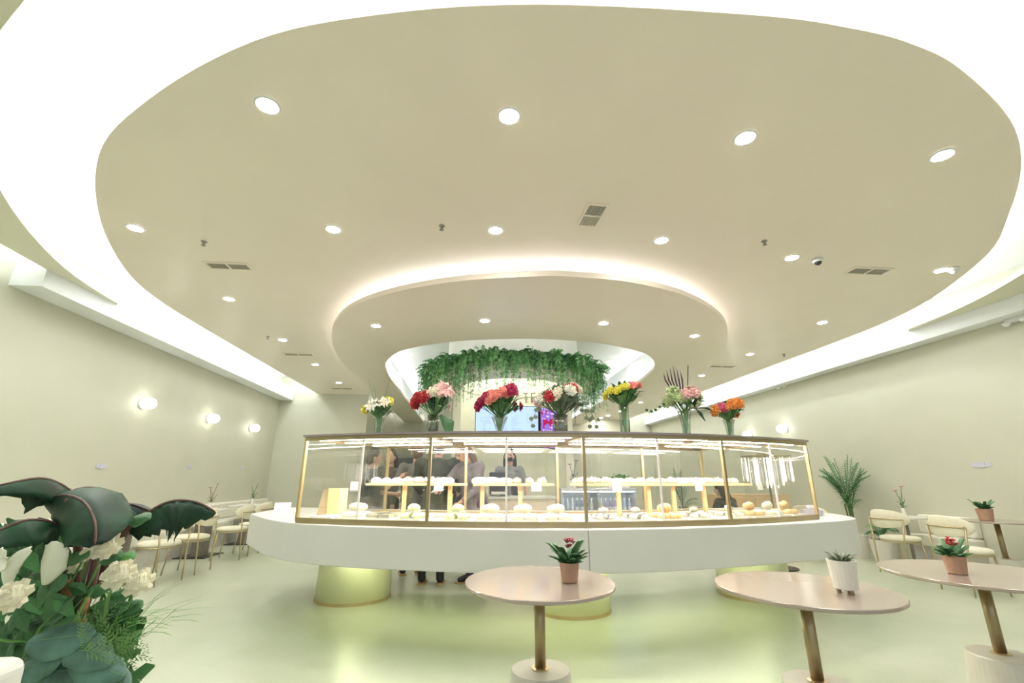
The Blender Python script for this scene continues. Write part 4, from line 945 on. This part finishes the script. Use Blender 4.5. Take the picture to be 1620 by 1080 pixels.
# tongs and pink glove box reach
p = HANDS['person in mauve']; t_ = thing('serving_tongs', 'black and pink serving tongs held over the left riser shelf', 'tongs', p, .2)
for s_ in (-1, 1): MB().tube([(.12, s_ * .006, .02), (0, s_ * .022, .0), (-.09, s_ * .008, -.03)], .006, 6).build('arm', CHROME if s_ < 0 else BLACKP, t_)
MB().ball((.05, 0, .012), (.05, .022, .022), 12, 8).build('grip', mat('pink_rubber', (.80, .25, .42), .5), t_)

# ================================================================== service area behind the counter
BKC = mat('back_counter_panel', (.74, .62, .50), .5, noise=.03)
t_ = thing('back_counter', 'pinkish beige service counter behind the display case', 'counter', (.85, 7.62, 0))
MB().box((-.05, 0, .5), (1.15, .5, .92)).build('front_panel', BKC, t_); MB().box((-.05, 0, .98), (1.2, .55, .04)).build('worktop', SLABM, t_, bevel=.004)
MB().box((-.05, 0, .02), (1.1, .44, .04)).build('plinth', KICK, t_)
# fridge
t_ = thing('refrigerated_cabinet', 'low glass-fronted fridge glowing blue-white with bottles inside, behind the case', 'fridge', (2.07, 7.62, 0))
STEEL = mat('brushed_steel', (.62, .63, .65), .3, metal=.9, noise=.03)
MB().box((0, 0, .2), (1.2, .5, .4)).build('base', STEEL, t_, bevel=.006); MB().box((0, 0, 1.10), (1.2, .5, .04)).build('top', STEEL, t_, bevel=.006)
MB().box((0, .24, .75), (1.2, .02, .68)).build('back_panel', WHITEP, t_)
for x in (-.59, -.01, .59): MB().box((x, 0, .74), (.02, .48, .68)).build('divider', STEEL, t_)
MB().box((0, 0, .74), (1.16, .42, .008)).build('glass_shelf', VGLASS, t_)
for x in (-.3, .29): MB().box((x, -.245, .74), (.56, .006, .66)).build('glass_door', GLASS, t_)
MB().box((0, -.2, 1.07), (1.14, .025, .012)).build('light_strip', emis('fridge_led', (.75, .87, 1), 16), t_)
bcols = [(.55, .60, .75), (.75, .78, .85), (.25, .30, .38), (.70, .70, .45), (.45, .32, .45)]
bt = {}
for r_ in range(2):
    for k in range(15):
        if k == 7: continue
        x = 1.53 + k * .077; ci = (k // 3 + r_) % 5; z = .41 + r_ * .34
        if ci not in bt:
            o = thing('drink_bottle', '', 'bottle', (x, 7.56, z), 0, 'bottles in the low fridge'); MB().lathe([(0, 0), (.027, 0), (.027, .12), (.012, .17), (.012, .20), (0, .20)], n=14).build('body', mat('bottle_%d' % ci, bcols[ci], .3, noise=.05), o, smooth=True)
            MB().lathe([(.014, .19), (.014, .215), (0, .215)], n=12).build('cap', WHITEP, o); MB().lathe([(.0275, .04), (.0275, .09)], n=14).build('label', WHITEP, o); bt[ci] = o
        else: o = dup(bt[ci], (x, 7.56, z))
        o['label'] = f'{["pale blue", "white", "dark", "olive", "plum"][ci]} bottle, {ORD[k]} from left on the {["bottom", "upper"][r_]} fridge shelf'
t_ = thing('coffee_machine', 'dark boxy machine on the back counter under the blue screen', 'machine', (.50, 7.62, 1.0))
MB().box((0, 0, .19), (.26, .32, .34)).build('body', BLACKP, t_, bevel=.015); MB().box((0, -.17, .05), (.22, .12, .04)).build('drip_tray', CHROME, t_); MB().tube([(0, -.18, .24), (0, -.24, .20)], .02, 10).build('spout', CHROME, t_)
t_ = thing('fern_box', 'small box of fresh green leaves on top of the fridge', 'plant', (2.45, 7.6, 1.12))
MB().box((0, 0, .05), (.34, .14, .10)).build('box', WHITEP, t_, bevel=.006); mb = MB(); rr_ = random.Random(5)
for k in range(50): a = rr_.uniform(0, 6.28); x = rr_.uniform(-.13, .13); L = rr_.uniform(.06, .13); mb.leaf([(x, 0, .09), (x + math.cos(a) * L * .5, math.sin(a) * L * .3, .09 + L), (x + math.cos(a) * L, math.sin(a) * L * .6, .09 + L * 1.1)], [.005, .02, .003], .3, n=1)
mb.build('foliage', LG2, t_, kind='stuff', thick=.001)
bud_vase((1.72, 7.6, 1.121), 'small vase with dusky red sprig at the left end of the fridge top', LDK, mat('dusky_red', (.38, .12, .14), .6))
# till desk on the left
t_ = thing('till_desk', 'pale till desk behind the people on the left', 'desk', (-1.6, 9.5, 0)); MB().box((0, 0, .5), (1.7, .5, .98)).build('body', BENCH, t_, bevel=.006); MB().box((0, 0, 1.01), (1.76, .56, .04)).build('worktop', SLABM, t_, bevel=.004)
q = atY(646, 730, 9.45); t_ = thing('monitor', 'dark till monitor between the leftmost people', 'monitor', (q.x, 9.45, 1.03))
MB().box((0, 0, .45), (.40, .03, .34)).build('housing', BLACKP, t_, bevel=.006); MB().box((0, -.017, .45), (.37, .004, .31)).build('display', mat('dim_display', (.06, .07, .08), .15), t_); MB().tube([(0, .02, 0), (0, .02, .3)], .02, 8).build('stand', BLACKP, t_); MB().box((0, .02, .006), (.2, .16, .012)).build('foot', BLACKP, t_)
# low wooden cabinet right
t_ = thing('wooden_cabinet', 'low tan wooden cabinet with two door panels at the right rear', 'cabinet', (5.35, 8.75, 0)); TAN = mat('tan_wood', (.74, .50, .28), .5, noise=.1, nscale=12)
MB().box((0, .02, .50), (1.45, .36, .98)).build('body', TAN, t_, bevel=.004)
for x in (-.36, .36): d_ = MB().box((x, -.17, .52), (.66, .02, .84)).build('door', TAN, t_, bevel=.004); MB().box((x - math.copysign(.28, x), -.19, .60), (.015, .02, .12)).build('handle', DBRASS, d_)
# hanging silver tubes on a made-up round stand, not a real lamp
q = atY(1213, 738, 7.0); t_ = thing('tube_cluster', 'made-up stand with a round cluster of glow-painted hanging tubes, right rear', 'lamp', (q.x, 7.0, 0))
MB().lathe([(.22, 0), (.22, .02), (0, .025)], n=24).build('base', BLACKP, t_); MB().tube([(0, 0, .02), (0, 0, 1.66)], .014, 10).build('pole', BLACKP, t_)
for zr, rr2 in ((1.60, .34), (1.60, .24), (1.64, .12)): MB().tube([(math.cos(2 * PI * k / 30) * rr2, math.sin(2 * PI * k / 30) * rr2, zr) for k in range(31)], .012, 6, cap=False).build('ring', DBRASS, t_)
for k in range(3): a = k * PI / 3; MB().tube([(math.cos(a) * .34, math.sin(a) * .34, 1.60), (-math.cos(a) * .34, -math.sin(a) * .34, 1.60)], .008, 6).build('spoke', DBRASS, t_)
TUBEG = mat('glow_painted_tube', (.9, .88, .82), .2, emit=1.3, ecol=(1, .93, .82)); tm = {}  # self-glow put into the tubes so they show as bright streaks
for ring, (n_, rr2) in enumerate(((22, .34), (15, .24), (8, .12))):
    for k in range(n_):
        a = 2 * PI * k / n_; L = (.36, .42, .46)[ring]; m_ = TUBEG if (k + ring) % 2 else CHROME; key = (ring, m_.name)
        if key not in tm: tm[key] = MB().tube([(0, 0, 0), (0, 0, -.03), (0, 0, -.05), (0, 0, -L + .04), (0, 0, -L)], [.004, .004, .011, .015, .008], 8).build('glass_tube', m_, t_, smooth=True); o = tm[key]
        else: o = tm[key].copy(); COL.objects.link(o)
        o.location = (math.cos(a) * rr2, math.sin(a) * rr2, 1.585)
# ================================================================== tall plants
def frond(mb, b0, tip, w_, droop, nl=16, rnd=random):
    pts = []
    for i in range(nl + 1): t = i / nl; pts.append(b0.lerp(tip, t) + Vector((0, 0, droop * math.sin(PI * t ** .8))))
    mb.tube(pts, .006, 4)
    for i in range(3, nl + 1):
        t = i / nl; d = (pts[i] - pts[i - 1]).normalized(); sd = d.cross(Vector((0, 0, 1))).normalized(); L = w_ * math.sin(PI * (.15 + .8 * t))
        for s_ in (-1, 1): mb.leaf([pts[i], pts[i] + (sd * s_ + d * .3) * L * .6 + Vector((0, 0, L * .15)), pts[i] + (sd * s_ + d * .5) * L - Vector((0, 0, L * .3))], [.003, .010, .002], .2, n=1)
    return mb
def palm(loc, H_, R_, label, n=11, seed=1, m=LG, pot=True):
    rnd = random.Random(seed); t_ = thing('potted_palm', label, 'plant', loc)
    MB().lathe([(.15, 0), (.19, .35), (.175, .35), (.17, .32), (0, .32)], n=28).build('pot', WPOT, t_)
    for k in range(3): MB().tube([(.03 * (k - 1), 0, .3), (.06 * (k - 1), .02, H_ * .5)], .014, 6).build('stem', mat('stem_brown', (.18, .15, .07), .7, noise=.2), t_)
    for k in range(n):
        a = k * 2.4 + seed; el = rnd.uniform(.25, 1.0); z0 = H_ * rnd.uniform(.35, .55)
        tip = Vector((math.cos(a) * R_ * (1.15 - el * .7), math.sin(a) * R_ * (1.15 - el * .7), z0 + (H_ - z0) * el)); frond(MB(), Vector((0, 0, z0)), tip, .13, .09).build('frond', m if k % 2 else mat('palm_mid', (.10, .28, .10), .45, noise=.2), t_)
palm((6.70, 7.95, 0), 1.70, .50, 'bushy green potted palm beside the right end of the counter', 30, 2)
palm((4.25, 9.2, 0), 1.50, .30, 'tall thin dark potted plant seen through the case, right rear', 10, 5, LDK)
palm((6.62, 7.30, 0), .70, .24, 'small low green plant at the foot of the palm', 8, 9)

# ================================================================== big flower arrangement, bottom left
PLW = mat('white_planter', (.80, .79, .74), .35, noise=.02)
q = atY(58, 1003, 1.34)
t_ = thing('white_planter', 'smooth white planter with rounded corner at the bottom left corner', 'planter', (q.x - .28, 1.24, 0))
o_ = MB().box((0, .0, q.z / 2 - .02), (.56, .22, q.z - .04)).build('shell', PLW, t_, bevel=.03); o_.modifiers['bevel'].segments = 5
RPOT = atY(95, 1068, 1.85)
fp = thing('flower_arrangement', 'large arrangement of banana leaves, white roses and ferns in a round white pot', 'plant', (RPOT.x, 1.85, 0))
ZP0 = .53
MB().lathe([(.15, 0), (.21, ZP0 * .6), (.23, ZP0), (.21, ZP0), (.20, ZP0 - .04), (0, ZP0 - .04)], n=40).build('pot', PLW, fp, smooth=False)
MB().lathe([(0, ZP0 - .03), (.20, ZP0 - .03)], n=30).build('soil', MT['soil'], fp)
O = fp.location.copy()
def A(x, y, Y=1.85): return atY(x, y, Y) - O
STK = mat('banana_stalk', (.12, .055, .04), .45, noise=.3, nscale=14); SHE = mat('dry_sheath', (.45, .22, .09), .7, noise=.3, nscale=18)
BAN = mat('banana_leaf', (.014, .050, .022), .5, noise=.5, nscale=9, spec=.3); BANU = mat('banana_leaf_blue', (.045, .075, .07), .5, noise=.3, nscale=8); BRG = mat('bright_leaf', (.16, .42, .12), .45, noise=.15)
def bigleaf(P, W_, m, droop=.8, nrm=(0, 0, 1), wave=.06, name='banana_leaf'):
    pts = crom(P, 4); k = len(pts); ws = []
    for i in range(k):
        t = i / (k - 1) * (len(W_) - 1); j = min(int(t), len(W_) - 2); ws.append(W_[j] + (W_[j + 1] - W_[j]) * (t - j))
    o = MB().leaf(pts, ws, droop, nrm=nrm, n=4, wave=wave).build(name, m, fp, smooth=True, thick=.002)
    MB().tube(pts, [.0045 if name == 'banana_leaf' else .0012] * (k - 1) + [.001], 6).build('midrib', STK if name == 'banana_leaf' else (LG2 if name != 'lily_petal' else LP), o, smooth=True); o.children[0].location = (0, 0, 0); return o
base = A(105, 1010)
def stalk(P, r0, r1, m=STK, name='stalk'):
    pts = crom(P, 4); MB().tube(pts, [r0 + (r1 - r0) * i / (len(pts) - 1) for i in range(len(pts))], 10).build(name, m, fp, smooth=True)
stalk([A(100, 1060), A(100, 960), A(100, 880), A(85, 835), A(60, 822)], .022, .009)
stalk([A(112, 1060), A(118, 960), A(124, 880), A(118, 820, 1.8), A(105, 790, 1.8)], .020, .008)
stalk([A(105, 1060), A(125, 985, 1.82), A(150, 900, 1.8), A(150, 850), A(120, 790, 1.95), A(110, 775, 2)], .018, .008)
stalk([A(112, 1060), A(128, 960), A(165, 900), A(200, 840), A(232, 812)], .020, .009)
stalk([A(110, 1060), A(124, 960, 1.9), A(150, 880, 2.0), A(185, 830, 2.05), A(200, 800, 2.1)], .018, .007)
stalk([A(95, 1060), A(100, 960, 1.8), A(106, 917, 1.8)], .030, .016, SHE, 'dry_sheath'); stalk([A(112, 1060), A(122, 990, 1.78), A(138, 945, 1.78)], .028, .008, SHE, 'dry_sheath')
# leaves: midrib points, half widths
bigleaf([A(-60, 778, 1.7), A(0, 767, 1.75), A(60, 756, 1.85), A(95, 765, 1.95), A(122, 784, 2.0)], [.02, .03, .06, .09, .02], BAN, 1.2)
bigleaf([A(72, 792, 1.95), A(100, 783, 1.85), A(132, 793, 1.72), A(150, 825, 1.64), A(150, 862, 1.6)], [.015, .08, .105, .10, .015], BAN, .5, (.25, -.9, .5))
bigleaf([A(-40, 850, 1.6), A(0, 838, 1.65), A(45, 822, 1.7), A(90, 830, 1.78), A(124, 862, 1.85)], [.03, .07, .095, .07, .01], BAN, .55, (0, -.7, .7))
bigleaf([A(112, 776, 2.05), A(135, 771, 2.1), A(160, 772, 2.15)], [.02, .075, .02], BANU, .9)
bigleaf([A(172, 822, 2.0), A(190, 802, 2.05), A(210, 798, 2.08), A(245, 812, 2.1)], [.03, .10, .11, .02], BANU, .8, (0, -.6, .8))
bigleaf([A(176, 860, 1.95), A(180, 830, 2.0), A(205, 805, 2.05)], [.02, .07, .03], BAN, .5, (0, -.9, .4))
bigleaf([A(205, 838, 1.85), A(232, 812, 1.85), A(262, 795, 1.88), A(290, 791, 1.92), A(318, 797, 1.95), A(342, 811, 1.98)], [.03, .055, .07, .085, .06, .01], BAN, 1.5, (0, -.15, 1), .34)
bigleaf([A(158, 828, 1.9), A(164, 800, 1.9), A(166, 779, 1.9)], [.01, .035, .008], BRG, .3, (.2, -1, .1), name='canna_leaf')
bigleaf([A(70, 985, 1.75), A(72, 950, 1.72), A(85, 930, 1.7), A(92, 935, 1.7)], [.05, .06, .05, .01], LG, .4, (0, -1, .1), name='canna_leaf')
# roses and lilies
rn = random.Random(11); RP = mat('rose_cream', (.90, .84, .62), .6, noise=.06, nscale=20); LP = mat('lily_white', (.88, .88, .70), .5, noise=.08, nscale=12)
for x, y, r_, Y in ((169, 863, .042, 1.72), (187, 907, .044, 1.70), (219, 920, .042, 1.72), (18, 942, .045, 1.6), (136, 877, .022, 1.75), (119, 897, .02, 1.8)):
    b = MB(); c = A(x, y, Y); fc = Vector((.1, -.8, .5)).normalized()
    b.ball(c, (r_ * .74, r_ * .70, r_ * .70), 16, 10); blossom(b, c - fc * r_ * .15, r_ * 1.08, fc, rn); blossom(b, c + fc * r_ * .30, r_ * .74, fc, rn); blossom(b, c + fc * r_ * .55, r_ * .42, fc, rn)
    b.build('rose', RP, fp)
    stalk([c, c + Vector((-.06, .05, -.12)), base + Vector((rn.uniform(-.08, .12), 0, .0))], .003, .004, LG2, 'rose_stem')
for P, W_ in (([A(10, 930, 1.65), A(8, 905, 1.63), A(22, 885, 1.62), A(48, 868, 1.6)], [.01, .03, .028, .008]), ([A(68, 925, 1.7), A(72, 900, 1.68), A(80, 870, 1.66), A(84, 856, 1.66)], [.012, .05, .045, .008]), ([A(0, 905, 1.6), A(-8, 885, 1.6), A(5, 868, 1.6)], [.01, .03, .01])):
    bigleaf(P, W_, LP, .5, (0, -1, .2), 0, 'lily_petal')
# heart leaves
for x, y in ((193, 882), (172, 880), (190, 940), (182, 962), (204, 960), (155, 931), (36, 974), (120, 880), (110, 845), (218, 820), (34, 935), (165, 955)):
    c = A(x, y, 1.74); bigleaf([c + Vector((-.035, .01, -.005)), c, c + Vector((.03, -.01, .005)), c + Vector((.045, -.01, 0))], [.012, .03, .022, .003], BRG if (x + y) % 2 else LG, .3, (.1, -.8, .6), 0, 'rose_leaf')
# silvery caladium leaves low
SIL = mat('silver_leaf', (.10, .22, .17), .5, noise=.5, nscale=12)
for x, y, s_, a in ((95, 1008, 1.1, .1), (138, 1028, 1.0, -.5), (155, 1055, 1.0, -.3), (60, 1050, .9, .3), (120, 1060, 1.1, 0), (180, 1070, .7, -.6)):
    c = A(x, y, 1.62); d = Vector((math.cos(a), 0, math.sin(a))) * .075 * s_
    bigleaf([c - d, c - d * .3, c + d * .5, c + d * 1.1], [.02 * s_, .055 * s_, .045 * s_, .004], SIL, .4, (.1, -.8, .7), .08, 'caladium_leaf')
# filler foliage, ferns and grass blades: nobody could count these
mb = MB(); mg = MB(); mf = MB()
for k in range(620):
    x = rn.uniform(-10, 205); y = rn.uniform(845, 1078) if x < 110 else rn.uniform(965, 1078); c = A(x, y, rn.uniform(1.72, 2.1)); a = rn.uniform(0, 6.28); L = rn.uniform(.03, .08)
    d = Vector((math.cos(a), -.3, math.sin(a))) * L; (mb if k % 3 else mg).leaf([c, c + d * .6, c + d * 1.2], [.006, L * .32, .003], .3, nrm=(0, -.9, .5), n=1)
for k in range(70):
    b0 = base + Vector((rn.uniform(-.05, .2), rn.uniform(-.15, .1), -.02)); a = rn.uniform(-.4, 1.3); L = rn.uniform(.12, .32); d = Vector((math.sin(a), rn.uniform(-.4, .2), math.cos(a) * .8)) * L
    mf.leaf([b0, b0 + d * .5 + Vector((0, 0, .02)), b0 + d * .85, b0 + d * 1.05 - Vector((0, 0, .02))], [.003, .005, .004, .001], .2, n=1)
for x, y in ((235, 955), (252, 987), (150, 835), (160, 950)): e = A(x, y, 1.75); mf.leaf([base + Vector((.06, 0, 0)), base.lerp(e, .5) + Vector((0, 0, .03)), e], [.004, .006, .001], .2, n=1)
for k in range(46):
    b0 = A(rn.uniform(130, 190), rn.uniform(1000, 1060), rn.uniform(1.6, 1.8)); a = rn.uniform(-.6, 2.2); L = rn.uniform(.06, .14); d = Vector((math.sin(a), -.2, math.cos(a) * .8)) * L
    for i in range(9):
        p_ = b0 + d * (i / 8)
        for s_ in (-1, 1): q_ = d.cross(Vector((0, 1, 0))).normalized() * s_ * .022 * (1 - i / 11) + d * .12; mf.add([p_ - d * .02, p_ + q_ * .5 + d * .03, p_ + q_, p_ + q_ * .5 - d * .03], [(0, 1, 2, 3)])
mb.build('filler_foliage', LG, fp, kind='stuff'); mg.build('fresh_foliage', mat('leaf_mid', (.10, .30, .10), .5, noise=.2), fp, kind='stuff'); mf.build('fern_and_grass', mat('fern_fresh', (.20, .38, .12), .5, noise=.2), fp, kind='stuff')
